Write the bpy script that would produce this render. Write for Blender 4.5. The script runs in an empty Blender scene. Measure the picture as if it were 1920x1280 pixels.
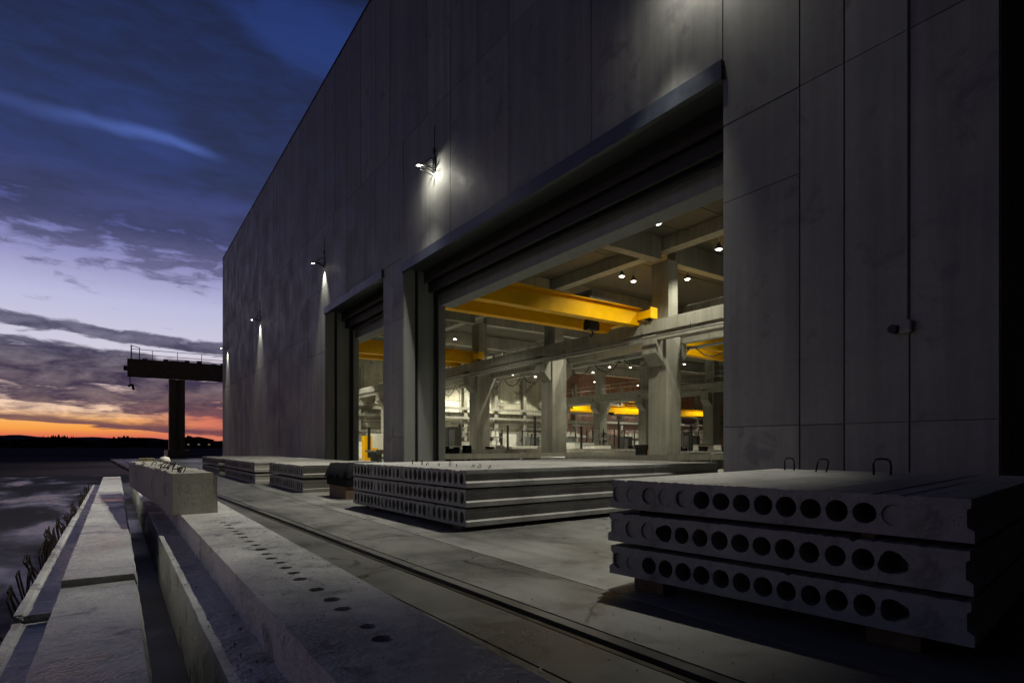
import bpy, math, random
from mathutils import Vector, Matrix
S = bpy.context.scene
COL = S.collection
EYE = 1.45
YAW = math.radians(34.8)
F = 1069.0 / 1920.0 * 36.0
# ------------------------------------------------------------------ camera
cam = bpy.data.objects.new("camera", bpy.data.cameras.new("camera"))
COL.objects.link(cam)
cam.location = (0, 0, EYE)
cam.rotation_euler = (math.radians(90), 0, -YAW)
cam.data.lens = F
cam.data.sensor_width = 36
cam.data.shift_y = 195 / 1920
cam.data.clip_start = 0.05
cam.data.clip_end = 6000
S.camera = cam
S.view_settings.view_transform = 'Standard'
S.view_settings.look = 'None'
S.view_settings.exposure = 0
S.view_settings.gamma = 1
S.cycles.max_bounces = 6
S.cycles.diffuse_bounces = 3
S.cycles.glossy_bounces = 3
S.cycles.sample_clamp_indirect = 3
S.cycles.use_denoising = True

# ------------------------------------------------------------------ node helpers
class NT:
    def __init__(s, nt): s.t = nt
    def n(s, typ, **kw):
        nd = s.t.nodes.new(typ)
        for k, v in kw.items(): setattr(nd, k, v)
        return nd
    def put(s, sock, v):
        if v is None: return
        if hasattr(v, 'is_output'): s.t.links.new(v, sock)
        else: sock.default_value = v
    def m(s, op, a, b=None, c=None, clamp=False):
        nd = s.n('ShaderNodeMath', operation=op); nd.use_clamp = clamp
        s.put(nd.inputs[0], a); s.put(nd.inputs[1], b); s.put(nd.inputs[2], c)
        return nd.outputs[0]
    def rng(s, v, a, b, c=0.0, d=1.0, smooth=False):
        nd = s.n('ShaderNodeMapRange'); nd.clamp = True
        if smooth: nd.interpolation_type = 'SMOOTHSTEP'
        s.put(nd.inputs[0], v)
        for i, x in enumerate((a, b, c, d)): s.put(nd.inputs[i + 1], x)
        return nd.outputs[0]
    def mix(s, f, a, b, blend='MIX'):
        nd = s.n('ShaderNodeMix', data_type='RGBA', blend_type=blend)
        s.put(nd.inputs[0], f); s.put(nd.inputs[6], a); s.put(nd.inputs[7], b)
        return nd.outputs[2]
    def noise(s, vec, scale, detail=4, rough=0.55, dist=0.0):
        nd = s.n('ShaderNodeTexNoise')
        s.put(nd.inputs['Vector'], vec); nd.inputs['Scale'].default_value = scale
        nd.inputs['Detail'].default_value = detail; nd.inputs['Roughness'].default_value = rough
        nd.inputs['Distortion'].default_value = dist
        return nd.outputs[0]
    def ramp(s, v, stops, interp='LINEAR'):
        nd = s.n('ShaderNodeValToRGB'); cr = nd.color_ramp; cr.interpolation = interp
        while len(cr.elements) < len(stops): cr.elements.new(0.5)
        for e, (p, c) in zip(cr.elements, stops):
            e.position = p
            e.color = (c, c, c, 1) if isinstance(c, (int, float)) else (*c, 1)
        s.put(nd.inputs[0], v)
        return nd.outputs[0]
    def scaled(s, vec, sc, loc=(0, 0, 0), rot=(0, 0, 0)):
        nd = s.n('ShaderNodeMapping'); s.put(nd.inputs[0], vec)
        nd.inputs['Scale'].default_value = sc; nd.inputs['Location'].default_value = loc
        nd.inputs['Rotation'].default_value = rot
        return nd.outputs[0]

# ------------------------------------------------------------------ world: dusk sky with cloud banks
W = bpy.data.worlds.new("World"); S.world = W; W.use_nodes = True
W.node_tree.nodes.clear()
w = NT(W.node_tree)
tc = w.n('ShaderNodeTexCoord').outputs['Generated']
sx = w.n('ShaderNodeSeparateXYZ'); w.put(sx.inputs[0], tc)
X_, Y_, Z_ = sx.outputs
hl = w.m('SQRT', w.m('ADD', w.m('MULTIPLY', X_, X_), w.m('MULTIPLY', Y_, Y_)))
hl = w.m('MAXIMUM', hl, 0.02)
el = w.m('DIVIDE', Z_, hl)                       # tan(elevation)
elc = w.m('MAXIMUM', el, 0.0)
az = w.m('ARCTAN2', X_, Y_)                       # 0 towards the end of the wall
cz = w.n('ShaderNodeCombineXYZ'); w.put(cz.inputs[0], az); w.put(cz.inputs[1], elc)
azel = cz.outputs[0]
# streaky low clouds, soft high clouds
nlow = w.noise(w.scaled(azel, (9, 62, 1), (3.1, 1.7, 0), (0, 0, 0)), 1.0, 7, 0.6, 0.5)
nmid = w.noise(w.scaled(azel, (10, 30, 1), (1.3, 5.2, 0), (0, 0, 0.25)), 1.6, 6, 0.62, 0.4)
nbig = w.noise(w.scaled(azel, (2.6, 6.5, 1), (7.7, 2.2, 0), (0, 0, 0.35)), 1.0, 4, 0.5, 0.6)
tilt = w.m('MULTIPLY', w.m('SUBTRACT', az, -0.12), 0.075)
e1 = w.m('ADD', w.m('ADD', elc, tilt), w.m('MULTIPLY', w.m('SUBTRACT', nlow, 0.5), 0.024))
E = lambda x: x / 0.75
dens = w.ramp(w.m('DIVIDE', e1, 0.75), [(0, .62), (E(.010), .62), (E(.0145), .05), (E(.029), .05), (E(.034), .9), (E(.047), .45),
      (E(.058), .36), (E(.068), .80), (E(.085), .72), (E(.13), .92), (E(.143), .78), (E(.151), .12), (E(.158), .2), (E(.164), .82), (E(.174), .82),
      (E(.183), .06), (E(.232), .12), (E(.27), .40), (E(.31), .66), (E(.37), .95), (1, .95)])
patch = w.m('ADD', w.m('MULTIPLY', w.m('SUBTRACT', nlow, .5), w.ramp(w.m('DIVIDE', elc, .75), [(0, .7), (E(.06), 1.5), (E(.3), .8), (1, .2)])),
            w.m('MULTIPLY', w.m('SUBTRACT', nmid, .5), w.ramp(w.m('DIVIDE', elc, .75), [(0, .2), (E(.05), 1.3), (E(.18), 1.7), (E(.3), 2.3), (E(.38), .7), (1, .2)])))
mask = w.rng(w.m('ADD', dens, patch), 0.28, 0.72, 0, 1, True)
clear = w.ramp(w.m('DIVIDE', elc, 0.75), [(0, (.35, .06, .07)), (E(.012), (.70, .14, .09)), (E(.024), (.95, .36, .07)), (E(.034), (.95, .45, .12)),
      (E(.05), (.92, .62, .42)), (E(.09), (.80, .60, .60)), (E(.14), (.64, .61, .73)), (E(.21), (.50, .50, .72)), (E(.26), (.31, .31, .56)),
      (E(.32), (.11, .13, .37)), (E(.40), (.045, .072, .27)), (E(.55), (.030, .062, .245)), (1, (.020, .045, .20))])
# the right of the sunset turns redder, the left stays yellow
right = w.rng(az, -0.03, 0.13, 0, 1, True)
lowband = w.ramp(w.m('DIVIDE', elc, .75), [(0, 1.), (E(.045), 1.), (E(.09), 0.), (1, 0.)])
clear = w.mix(w.m('MULTIPLY', right, lowband), clear, (.68, .19, .12, 1))
cloudc = w.ramp(w.m('DIVIDE', elc, 0.75), [(0, (.11, .03, .05)), (E(.03), (.15, .065, .085)), (E(.07), (.062, .042, .075)), (E(.12), (.042, .034, .068)),
      (E(.17), (.09, .085, .15)), (E(.25), (.13, .125, .25)), (E(.32), (.045, .051, .12)), (E(.42), (.027, .036, .09)), (E(.6), (.018, .026, .075)), (1, (.012, .018, .05))])
cloudc = w.mix(w.m('MULTIPLY', w.rng(nmid, .4, .7), .45), cloudc, w.mix(.5, cloudc, clear))
highvar = w.ramp(w.m('DIVIDE', elc, .75), [(0, 0.), (E(.28), 0.), (E(.4), 1.), (1, 1.)])
sky = w.mix(mask, clear, cloudc)
hb = w.m('MULTIPLY', w.rng(nbig, .42, .66, 0, .75, True), highvar)
hb = w.m('MULTIPLY', hb, w.rng(az, -.1, .35, .45, 1.0))
sky = w.mix(hb, sky, clear)
# one brighter rift in the high cloud
rc = w.m('SUBTRACT', elc, w.m('ADD', .452, w.m('MULTIPLY', w.m('SUBTRACT', nbig, .5), .10)))
rift = w.m('MULTIPLY', w.rng(w.m('ABSOLUTE', rc), 0.0, .017, 1, 0, True), w.m('MULTIPLY', w.rng(az, -.13, .06, .25, 1, True), w.rng(az, .085, .15, 1, 0, True)))
sky = w.mix(w.m('MULTIPLY', rift, .55), sky, (.10, .17, .55, 1))
# afterglow fades away from the sunset
glow = w.rng(w.m('COSINE', w.m('ADD', az, 0.36)), 0.0, .92, 0, 1, True)
away = w.mix(w.rng(elc, 0, .6), (.014, .012, .014, 1), (.006, .0068, .0095, 1))
core = w.m('MULTIPLY', w.rng(az, -.17, -.5, 0, 1, True), w.rng(elc, .5, .12, 0, 1, True))
boost = w.n('ShaderNodeVectorMath', operation='SCALE'); w.put(boost.inputs[0], sky); w.put(boost.inputs[3], w.m('ADD', 1.0, w.m('MULTIPLY', core, .5)))
sky = w.mix(glow, away, boost.outputs[0])
sky = w.mix(w.rng(elc, .7, 2.0), sky, (.005, .0065, .012, 1))
below = w.rng(el, -0.02, 0.0)
sky = w.mix(below, (.01, .008, .012, 1), sky)
bg = w.n('ShaderNodeBackground'); w.put(bg.inputs[0], sky); bg.inputs[1].default_value = 1.0
wo = w.n('ShaderNodeOutputWorld'); w.t.links.new(bg.outputs[0], wo.inputs[0])

# ------------------------------------------------------------------ materials
MATS = {}
def newmat(name):
    m = bpy.data.materials.new(name); m.use_nodes = True; m.node_tree.nodes.clear()
    t = NT(m.node_tree)
    p = t.n('ShaderNodeBsdfPrincipled'); o = t.n('ShaderNodeOutputMaterial')
    t.t.links.new(p.outputs[0], o.inputs[0]); MATS[name] = m
    return m, t, p
def concrete(name, col, rough=(.7, .9), *a_, cracks=0, **k_):
    m = concrete0(name, col, rough, *a_, **k_)
    if cracks:
        t = NT(m.node_tree); p = [x for x in m.node_tree.nodes if x.type == 'BSDF_PRINCIPLED'][0]
        co = t.n('ShaderNodeTexCoord').outputs['Object']; src = p.inputs['Base Color'].links[0].from_socket
        wob = t.n('ShaderNodeTexNoise'); t.put(wob.inputs['Vector'], co); wob.inputs['Scale'].default_value = 2.2; wob.inputs['Detail'].default_value = 6
        va = t.n('ShaderNodeVectorMath', operation='SCALE'); t.put(va.inputs[0], wob.outputs['Color']); va.inputs[3].default_value = .55
        vb = t.n('ShaderNodeVectorMath', operation='ADD'); t.put(vb.inputs[0], co); t.put(vb.inputs[1], va.outputs[0])
        vo = t.n('ShaderNodeTexVoronoi', feature='DISTANCE_TO_EDGE'); t.put(vo.inputs['Vector'], vb.outputs[0]); vo.inputs['Scale'].default_value = .42
        gate = t.rng(t.noise(co, .5, 3), .44, .5)
        cr = t.m('MULTIPLY', t.rng(vo.outputs['Distance'], .003, .009, 1, 0), gate)
        ty = t.rng(t.noise(t.scaled(co, (4.5, .07, 1), (0, 0, 0), (0, 0, .03)), 1.0, 4, .6), .5, .68, 0, .45)
        gr = t.rng(t.noise(co, 38, 2, .5), .62, .70, 0, .35)
        c1 = t.mix(ty, src, (.04, .038, .034, 1)); c2 = t.mix(gr, c1, (.035, .033, .03, 1)); c3 = t.mix(cr, c2, (.015, .014, .013, 1))
        t.put(p.inputs['Base Color'], c3)
    return m
def concrete0(name, col, rough=(.7, .9), blotch=.45, streak=0.0, scale=1.0, bump=.25, pits=.0, tone=False, wet=0.0, bumpd=.02, stain=None):
    m, t, p = newmat(name)
    co = t.n('ShaderNodeTexCoord').outputs['Object']
    a = t.noise(co, .55 * scale, 6, .6, .3); b = t.noise(co, 7 * scale, 5, .65); c = t.noise(co, 55, 3, .6)
    v = t.m('ADD', t.m('MULTIPLY', t.m('SUBTRACT', a, .5), blotch * 2.2), t.m('MULTIPLY', t.m('SUBTRACT', b, .5), blotch * .8))
    v = t.m('ADD', v, t.m('MULTIPLY', t.m('SUBTRACT', c, .5), .25))
    if streak:
        s = t.noise(t.scaled(co, (2.2, 2.2, .10)), 1.5, 5, .6)
        v = t.m('ADD', v, t.m('MULTIPLY', t.m('SUBTRACT', s, .5), streak * 2))
    f = t.m('ADD', 1.0, v)
    if tone:
        at = t.n('ShaderNodeAttribute', attribute_name='tone')
        f = t.m('MULTIPLY', f, at.outputs['Fac'])
    colo = t.n('ShaderNodeVectorMath', operation='SCALE'); t.put(colo.inputs[0], (*col,)); t.put(colo.inputs[3], t.m('MAXIMUM', f, .12))
    cc = colo.outputs[0]
    if stain:
        sn = t.noise(co, 1.3 * scale, 6, .65, .6)
        cc = t.mix(t.rng(sn, .56, .68, 0, .75, True), cc, (*stain, 1))
    t.put(p.inputs['Base Color'], cc)
    r = t.rng(a, .35, .65, rough[0], rough[1])
    if wet:
        wn = t.noise(co, .8 * scale, 5, .6, .8)
        r = t.m('SUBTRACT', r, t.rng(wn, .46, .62, 0, wet, True))
    t.put(p.inputs['Roughness'], r)
    h = t.m('ADD', t.m('MULTIPLY', b, .8), t.m('MULTIPLY', c, .25))
    if pits:
        vo = t.n('ShaderNodeTexVoronoi'); t.put(vo.inputs['Vector'], co); vo.inputs['Scale'].default_value = 26
        pm = t.m('MULTIPLY', t.rng(vo.outputs['Distance'], .08, .2, 0, 1), 1)
        gate = t.rng(t.noise(co, 3, 3), .5, .6)
        h = t.m('ADD', h, t.m('MULTIPLY', t.m('MAXIMUM', pm, t.m('SUBTRACT', 1, gate)), pits))
    bp = t.n('ShaderNodeBump'); bp.inputs['Strength'].default_value = bump; bp.inputs['Distance'].default_value = bumpd
    t.put(bp.inputs['Height'], h); t.t.links.new(bp.outputs[0], p.inputs['Normal'])
    return m
def plain(name, col, rough=.6, metal=0.0, var=.25, emit=None, es=0.0, scale=3.0):
    m, t, p = newmat(name)
    co = t.n('ShaderNodeTexCoord').outputs['Object']
    a = t.noise(co, scale, 5, .6)
    colo = t.n('ShaderNodeVectorMath', operation='SCALE'); t.put(colo.inputs[0], (*col,)); t.put(colo.inputs[3], t.rng(a, .3, .7, 1 - var, 1 + var))
    t.put(p.inputs['Base Color'], colo.outputs[0])
    t.put(p.inputs['Roughness'], t.rng(a, .3, .7, rough * .85, min(1, rough * 1.15))); p.inputs['Metallic'].default_value = metal
    if emit: p.inputs['Emission Color'].default_value = (*emit, 1); p.inputs['Emission Strength'].default_value = es
    return m
M_FAC = concrete('facade_concrete', (.180, .182, .172), (.5, .7), .42, .55, 1, .3, tone=True, bumpd=.006, stain=(.105, .102, .11))
M_JAMB = concrete('jamb_concrete', (.21, .215, .215), (.6, .8), .2, .3, 1, .15, bumpd=.006)
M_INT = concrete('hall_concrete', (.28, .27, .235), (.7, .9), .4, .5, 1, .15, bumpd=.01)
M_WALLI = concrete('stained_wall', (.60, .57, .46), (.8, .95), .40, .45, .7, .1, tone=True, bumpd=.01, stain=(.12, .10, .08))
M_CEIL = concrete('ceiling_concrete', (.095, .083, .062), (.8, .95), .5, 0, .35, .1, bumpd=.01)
M_FLOOR = concrete('hall_floor_concrete', (.26, .26, .24), (.5, .8), .4, 0, .6, .1, bumpd=.006)
M_APRON = concrete('apron_concrete', (.155, .155, .147), (.36, .7), .7, 0, .8, .5, bumpd=.006, wet=.16, stain=(.07, .067, .06), cracks=1)
M_APRON3 = concrete('track_concrete', (.105, .104, .096), (.36, .7), .7, 0, 1.1, .5, bumpd=.006, wet=.16, stain=(.055, .052, .045), cracks=1)
M_APRON2 = concrete('old_apron_concrete', (.060, .058, .052), (.36, .7), .6, 0, .8, .3, bumpd=.004, wet=.14, stain=(.06, .055, .048), cracks=1)
M_SLAB = concrete('slab_concrete', (.25, .245, .24), (.5, .8), .65, 0, 2.4, .8, bumpd=.010, pits=.6, stain=(.13, .12, .115))
M_SLABOLD = concrete('light_slab_concrete', (.29, .28, .255), (.6, .85), .5, 0, 1.5, .5, bumpd=.01, pits=.3)
M_BEAM = concrete('wet_beam_concrete', (.52, .515, .50), (.24, .48), .85, 0, 2.2, 1.0, bumpd=.022, pits=.45, wet=.14, stain=(.13, .13, .13))
M_BLOCK = concrete('block_concrete', (.36, .345, .30), (.6, .85), .3, .3, 2, .5, bumpd=.01, pits=.7, stain=(.14, .12, .10))
M_FASC = plain('blue_steel', (.03, .037, .052), .45, .3, .2)
M_DARK = plain('dark_steel', (.012, .012, .013), .6, .2)
M_BOX = plain('shutter_steel', (.035, .036, .038), .55, .3, .2)
M_RAIL = plain('worn_rail_steel', (.05, .042, .035), .4, .8, .4)
M_RUST = plain('rusty_rebar', (.028, .018, .015), .8, .3, .4)
M_YEL = plain('crane_yellow', (.88, .46, .0), .5, 0, .16, scale=.7)
for nd in M_YEL.node_tree.nodes:
    if nd.type == 'BSDF_PRINCIPLED': nd.inputs['Specular IOR Level'].default_value = 0.25
M_YELD = plain('outdoor_crane_paint', (.36, .25, .18), .5, 0, .3)
M_WOOD = plain('timber', (.12, .075, .045), .85, 0, .4, scale=8)
M_BLACK = plain('black_sheet', (.006, .006, .008), .95, 0, .3)
M_WHITE = plain('white_board', (.85, .83, .76), .7, 0, .12)
M_GREY = plain('grey_machine', (.22, .22, .22), .6, .1, .3)
M_LAMP = plain('lamp_glass', (.9, .9, .9), .3, 0, 0, (1, .95, .80), 28)
M_LAMPS = plain('flood_glass', (.9, .9, .9), .3, 0, 0, (1, .96, .84), 60)
M_GALV = plain('galvanised', (.30, .30, .30), .45, .6, .2)
M_REDW = concrete('reddish_wall', (.30, .185, .16), (.8, .95), .35, .4, .7, .1, tone=True, bumpd=.01, stain=(.10, .05, .045))
M_WIN = plain('far_window', (.8, .6, .3), .4, 0, 0, (1, .72, .45), .12)

# ground of the yard (dark, wet asphalt with puddles)
m, t, p = newmat('wet_yard')
co = t.n('ShaderNodeTexCoord').outputs['Object']
a = t.noise(t.scaled(co, (.42, .16, 1), (4, 1, 0)), 1.0, 5, .6, .5); b = t.noise(co, 5, 5, .65)
t.put(p.inputs['Base Color'], t.mix(t.rng(b, .3, .7), (.010, .009, .010, 1), (.026, .024, .026, 1)))
pud = t.rng(t.m('ADD', a, t.m('MULTIPLY', t.m('SUBTRACT', b, .5), .12)), .48, .66, 0, 1, True)
near = t.rng(t.m('ABSOLUTE', 0.0), 0, 1)
t.put(p.inputs['Roughness'], t.m('SUBTRACT', t.rng(b, .3, .7, .55, .75), t.m('MULTIPLY', pud, .42)))
t.put(p.inputs['Specular IOR Level'], t.rng(pud, 0, 1, .05, .4))
bp = t.n('ShaderNodeBump'); bp.inputs['Strength'].default_value = .35; bp.inputs['Distance'].default_value = .02
t.put(bp.inputs['Height'], t.m('MULTIPLY', b, t.m('SUBTRACT', 1.15, pud))); t.t.links.new(bp.outputs[0], p.inputs['Normal'])
M_YARD = m
M_HILL = plain('far_hill', (.10, .085, .11), .95, 0, .7, scale=.02)

# ------------------------------------------------------------------ mesh builder
class MB:
    def __init__(s): s.v = []; s.f = []; s.tone = []
    def add(s, vs, fs, tone=1.0):
        o = len(s.v); s.v += [tuple(x) for x in vs]
        s.f += [tuple(i + o for i in f) for f in fs]; s.tone += [tone] * len(fs)
    def box(s, x0, x1, y0, y1, z0, z1, tone=1.0):
        s.add([(x0, y0, z0), (x1, y0, z0), (x1, y1, z0), (x0, y1, z0), (x0, y0, z1), (x1, y0, z1), (x1, y1, z1), (x0, y1, z1)],
              [(0, 3, 2, 1), (4, 5, 6, 7), (0, 1, 5, 4), (1, 2, 6, 5), (2, 3, 7, 6), (3, 0, 4, 7)], tone)
        return s
    def tube(s, pts, r, n=6):
        pts = [Vector(q) for q in pts]; rings = []
        for i, q in enumerate(pts):
            d = (pts[min(i + 1, len(pts) - 1)] - pts[max(i - 1, 0)]).normalized()
            u = d.orthogonal().normalized() if abs(d.z) > .95 else d.cross(Vector((0, 0, 1))).normalized()
            vv = d.cross(u)
            rings.append([q + (u * math.cos(k * 2 * math.pi / n) + vv * math.sin(k * 2 * math.pi / n)) * r for k in range(n)])
        vs = [x for R in rings for x in R]; fs = []
        for i in range(len(pts) - 1):
            for k in range(n):
                a, b = i * n + k, i * n + (k + 1) % n
                fs.append((a, b, b + n, a + n))
        fs.append(tuple(range(n - 1, -1, -1))); fs.append(tuple(range((len(pts) - 1) * n, len(pts) * n)))
        s.add(vs, fs); return s
    def prism_y(s, prof, y0, y1, ny=1, jit=0.0, rnd=None):
        """closed profile [(x,z)] (counter-clockwise seen from -y) swept along y"""
        n = len(prof); vs = []
        for j in range(ny + 1):
            y = y0 + (y1 - y0) * j / ny
            for (x, z) in prof:
                if jit: vs.append((x + rnd.uniform(-jit, jit), y, z + rnd.uniform(-jit, jit)))
                else: vs.append((x, y, z))
        fs = [tuple(range(n)), tuple(range((ny + 1) * n - 1, ny * n - 1, -1))]
        for j in range(ny):
            for k in range(n):
                a, b = j * n + k, j * n + (k + 1) % n
                fs.append((b, a, a + n, b + n))
        s.add(vs, fs); return s
    def build(s, name, mat, parent=None, bevel=0.0, loc=None, rz=0.0, smooth=False):
        me = bpy.data.meshes.new(name); me.from_pydata(s.v, [], s.f); me.materials.append(mat)
        if any(abs(x - 1) > 1e-6 for x in s.tone) or mat.name in ('facade_concrete', 'stained_wall', 'reddish_wall'):
            at = me.attributes.new('tone', 'FLOAT', 'FACE')
            at.data.foreach_set('value', s.tone)
        me.update()
        o = bpy.data.objects.new(name, me); COL.objects.link(o)
        if parent: o.parent = parent
        if loc: o.location = loc
        if rz: o.rotation_euler = (0, 0, rz)
        if smooth:
            for q in me.polygons: q.use_smooth = True
        if bevel:
            b = o.modifiers.new('bevel', 'BEVEL'); b.width = bevel; b.segments = 2; b.limit_method = 'ANGLE'; b.angle_limit = .6
        return o
def tag(o, label, cat, group=None, kind=None):
    if label: o['label'] = label
    if cat: o['category'] = cat
    if group: o['group'] = group
    if kind: o['kind'] = kind
    return o
def empty(name, label, cat, loc=(0, 0, 0), rz=0.0, group=None):
    o = bpy.data.objects.new(name, None); COL.objects.link(o); o.location = loc; o.rotation_euler = (0, 0, rz)
    o.empty_display_size = .2
    return tag(o, label, cat, group)
def struct(o): o['kind'] = 'structure'; return o
R = lambda z: z + EYE                      # heights measured from the eye
rnd = random.Random(7)

# ------------------------------------------------------------------ ground
RX = lambda y: 2.92 - .038 * (y - 3.21)     # the crane rail runs 2 degrees off the wall
def strip(name, mat, xa, xb, y0, y1, zt, zb=None, ny=1):
    """flat strip between two lines xa(y), xb(y)"""
    vs = []; b = MB(); zb = zt - .14 if zb is None else zb
    for j in range(ny + 1):
        y = y0 + (y1 - y0) * j / ny
        vs += [(xa(y), y, zt), (xb(y), y, zt), (xa(y), y, zb), (xb(y), y, zb)]
    fs = []
    for j in range(ny):
        o = 4 * j; q = o + 4
        fs += [(o, o + 1, q + 1, q), (o + 3, o + 2, q + 2, q + 3), (o + 2, o, q, q + 2), (o + 1, o + 3, q + 3, q + 1)]
    b.add(vs, fs + [(0, 2, 3, 1), (4 * ny, 4 * ny + 1, 4 * ny + 3, 4 * ny + 2)])
    return struct(b.build(name, mat))
def sheet(name, mat, xs, ys, z):
    g = MB(); nx = len(xs)
    g.add([(x, y, z) for y in ys for x in xs], [(j * nx + i, j * nx + i + 1, (j + 1) * nx + i + 1, (j + 1) * nx + i) for j in range(len(ys) - 1) for i in range(nx - 1)])
    return struct(g.build(name, mat))
sheet('terrain', M_HILL, [-3000, -800, -200, -60, -20, 0, 20, 60, 200, 800, 3000], [-300, -60, -20, 0, 10, 20, 40, 80, 200, 800, 3000], -.17)
sheet('ground', M_YARD, [-60, -30, -10, -4, 0, 4, 12], [-30, -10, 0, 5, 10, 20, 30, 38], -.155)
strip('pavement', M_APRON2, lambda y: -.05, lambda y: RX(y) - .66, -12, 26, -.004)
strip('pavement', M_APRON2, lambda y: RX(y) - .645, lambda y: RX(y) - .085, -12, 75, 0.0)
strip('pavement', M_APRON2, lambda y: RX(y) + .075, lambda y: RX(y) + .185, -12, 75, 0.0)
strip('pavement', M_APRON3, lambda y: RX(y) + .21, lambda y: 4.02, -12, 75, 0.0)
strip('pavement', M_APRON, lambda y: 4.035, lambda y: 9.02, -12, 75, 0.002)
strip('floor', M_FLOOR, lambda y: 9.02, lambda y: 96, -12, 64.6, 0.004)
m, t, p = newmat('puddle_water')
co = t.n('ShaderNodeTexCoord').outputs['Object']
p.inputs['Base Color'].default_value = (.012, .012, .012, 1); p.inputs['Roughness'].default_value = .07
bp = t.n('ShaderNodeBump'); bp.inputs['Strength'].default_value = .5; bp.inputs['Distance'].default_value = .004
t.put(bp.inputs['Height'], t.noise(co, 28, 4, .6)); t.t.links.new(bp.outputs[0], p.inputs['Normal'])
M_PUD = m
def puddle(cx, cy, rx_, ry_, z, seed, rot=0.0):
    q = random.Random(seed); n_ = 40; ph = [q.uniform(0, 6.28) for _ in range(4)]; vs = [(cx, cy, z)]
    for k in range(n_):
        a = k * 2 * math.pi / n_; f = 1 + .22 * math.sin(2 * a + ph[0]) + .16 * math.sin(3 * a + ph[1]) + .10 * math.sin(7 * a + ph[2]) + .06 * math.sin(11 * a + ph[3])
        u, v_ = rx_ * f * math.cos(a), ry_ * f * math.sin(a); vs.append((cx + u * math.cos(rot) - v_ * math.sin(rot), cy + u * math.sin(rot) + v_ * math.cos(rot), z))
    g = MB(); g.add(vs, [(0, 1 + k, 1 + (k + 1) % n_) for k in range(n_)]); struct(g.build('water', M_PUD))
r = empty('crane_rail', 'long dark steel crane rail sunk in a groove of the concrete apron', 'rail')
b = MB(); 
for z0, z1, hw in ((-.14, -.125, .06), (-.125, -.05, .012), (-.05, -.022, .026)):
    vs = []
    for y in (-12, 75):
        vs += [(RX(y) - hw, y, z0), (RX(y) + hw, y, z0), (RX(y) + hw, y, z1), (RX(y) - hw, y, z1)]
    b.add(vs, [(0, 1, 2, 3), (7, 6, 5, 4), (0, 4, 5, 1), (1, 5, 6, 2), (2, 6, 7, 3), (3, 7, 4, 0)])
b.build('rail_profile', M_RAIL, r)

# ------------------------------------------------------------------ hills and the far wood
hm = MB(); n = 240; vs = []
hr = random.Random(3)
for i in range(n + 1):
    a = math.radians(-60 + 120 * i / n)
    h = 11 + 1.5 * math.sin(i * .13) + 1.2 * math.sin(i * .31 + 1) + .8 * math.sin(i * .77) - (i - 120) * .05
    h = max(h, 6) * 1.35
    for (dd, hh) in ((900, -2), (1250, h * .55), (1700, h * 1.25), (2300, h * 1.2), (2900, -3)):
        vs.append((math.sin(a) * dd, math.cos(a) * dd, hh + EYE + (hr.uniform(-.8, .8) if hh > 0 else 0)))
hm.add(vs, [(i * 5 + k, (i + 1) * 5 + k, (i + 1) * 5 + k + 1, i * 5 + k + 1) for i in range(n) for k in range(4)])
struct(hm.build('hills', M_HILL))
tm = MB()
for i in range(2600):
    a = math.radians(hr.uniform(-14, 14)); dd = hr.uniform(420, 1150)
    if hr.random() < .45: a = math.radians(hr.uniform(3, 12)); dd = hr.uniform(450, 620)
    x, y = math.sin(a) * dd, math.cos(a) * dd; h = hr.uniform(6, 13) * (.55 + .45 * math.sin(a * 40 + 1)**2) * dd / 700; ww = hr.uniform(1.6, 4.2)
    pts = []; 
    for k in range(5):
        t_ = k / 4; rad = ww * (1 - t_) ** .6 * hr.uniform(.7, 1.15)
        pts.append([(x + math.cos(q * 1.2566 + k) * rad, y + math.sin(q * 1.2566 + k) * rad, -.2 + h * (.12 + .88 * t_)) for q in range(5)])
    vv = [q for P in pts for q in P]
    tm.add(vv, [(k * 5 + q, k * 5 + (q + 1) % 5, (k + 1) * 5 + (q + 1) % 5, (k + 1) * 5 + q) for k in range(4) for q in range(5)])
M_WOODS = plain('far_foliage', (.035, .035, .038), .95, 0, .5, scale=.05)
for nd in M_BLACK.node_tree.nodes:
    if nd.type == 'BSDF_PRINCIPLED': nd.inputs['Specular IOR Level'].default_value = 0.1
for q_ in (M_HILL, M_WOODS):
    for nd in q_.node_tree.nodes:
        if nd.type == 'BSDF_PRINCIPLED': nd.inputs['Specular IOR Level'].default_value = 0.0
tag(tm.build('woods', M_WOODS), 'far dark wood along the skyline under the sunset', 'woods', kind='stuff')
# a few distant sheds with lit windows
for i, (px, dd, wd, hh, lab) in enumerate([(372, 330, 16, 5, 'small dark far shed with lit windows, nearest the tall hall wall'), (62, 420, 22, 5, 'long dark far building low on the plain at the far left'), (352, 470, 12, 6, 'dark far building just right of the gantry crane leg')]):
    t_ = (px - 960) / 1069; dirv = Vector((.5707 + .8212 * t_, .8212 - .5707 * t_, 0))
    P = dirv * dd
    th = empty('far_building', lab, 'building', (P.x, P.y, -.16), 0, 'distant buildings on the plain')
    b = MB(); b.box(-wd / 2, wd / 2, 0, 10, 0, hh); b.build('wall', M_HILL, th)
    b = MB(); b.prism_y([(-wd / 2 - .5, hh), (wd / 2 + .5, hh), (0, hh + 1.8)], -.5, 10.5); b.build('roof', M_WOODS, th)
    for k in range(3):
        b = MB(); x = -wd * .35 + k * wd * .33; b.box(x, x + 1.1, -.06, -.005, 1.8, 2.7); b.build('window', M_WIN, th)

# ------------------------------------------------------------------ the hall
WX = 9.0; IN = 10.8
hall = empty('factory_hall', 'tall windowless grey concrete factory hall with open lit gateways', 'building')
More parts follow.
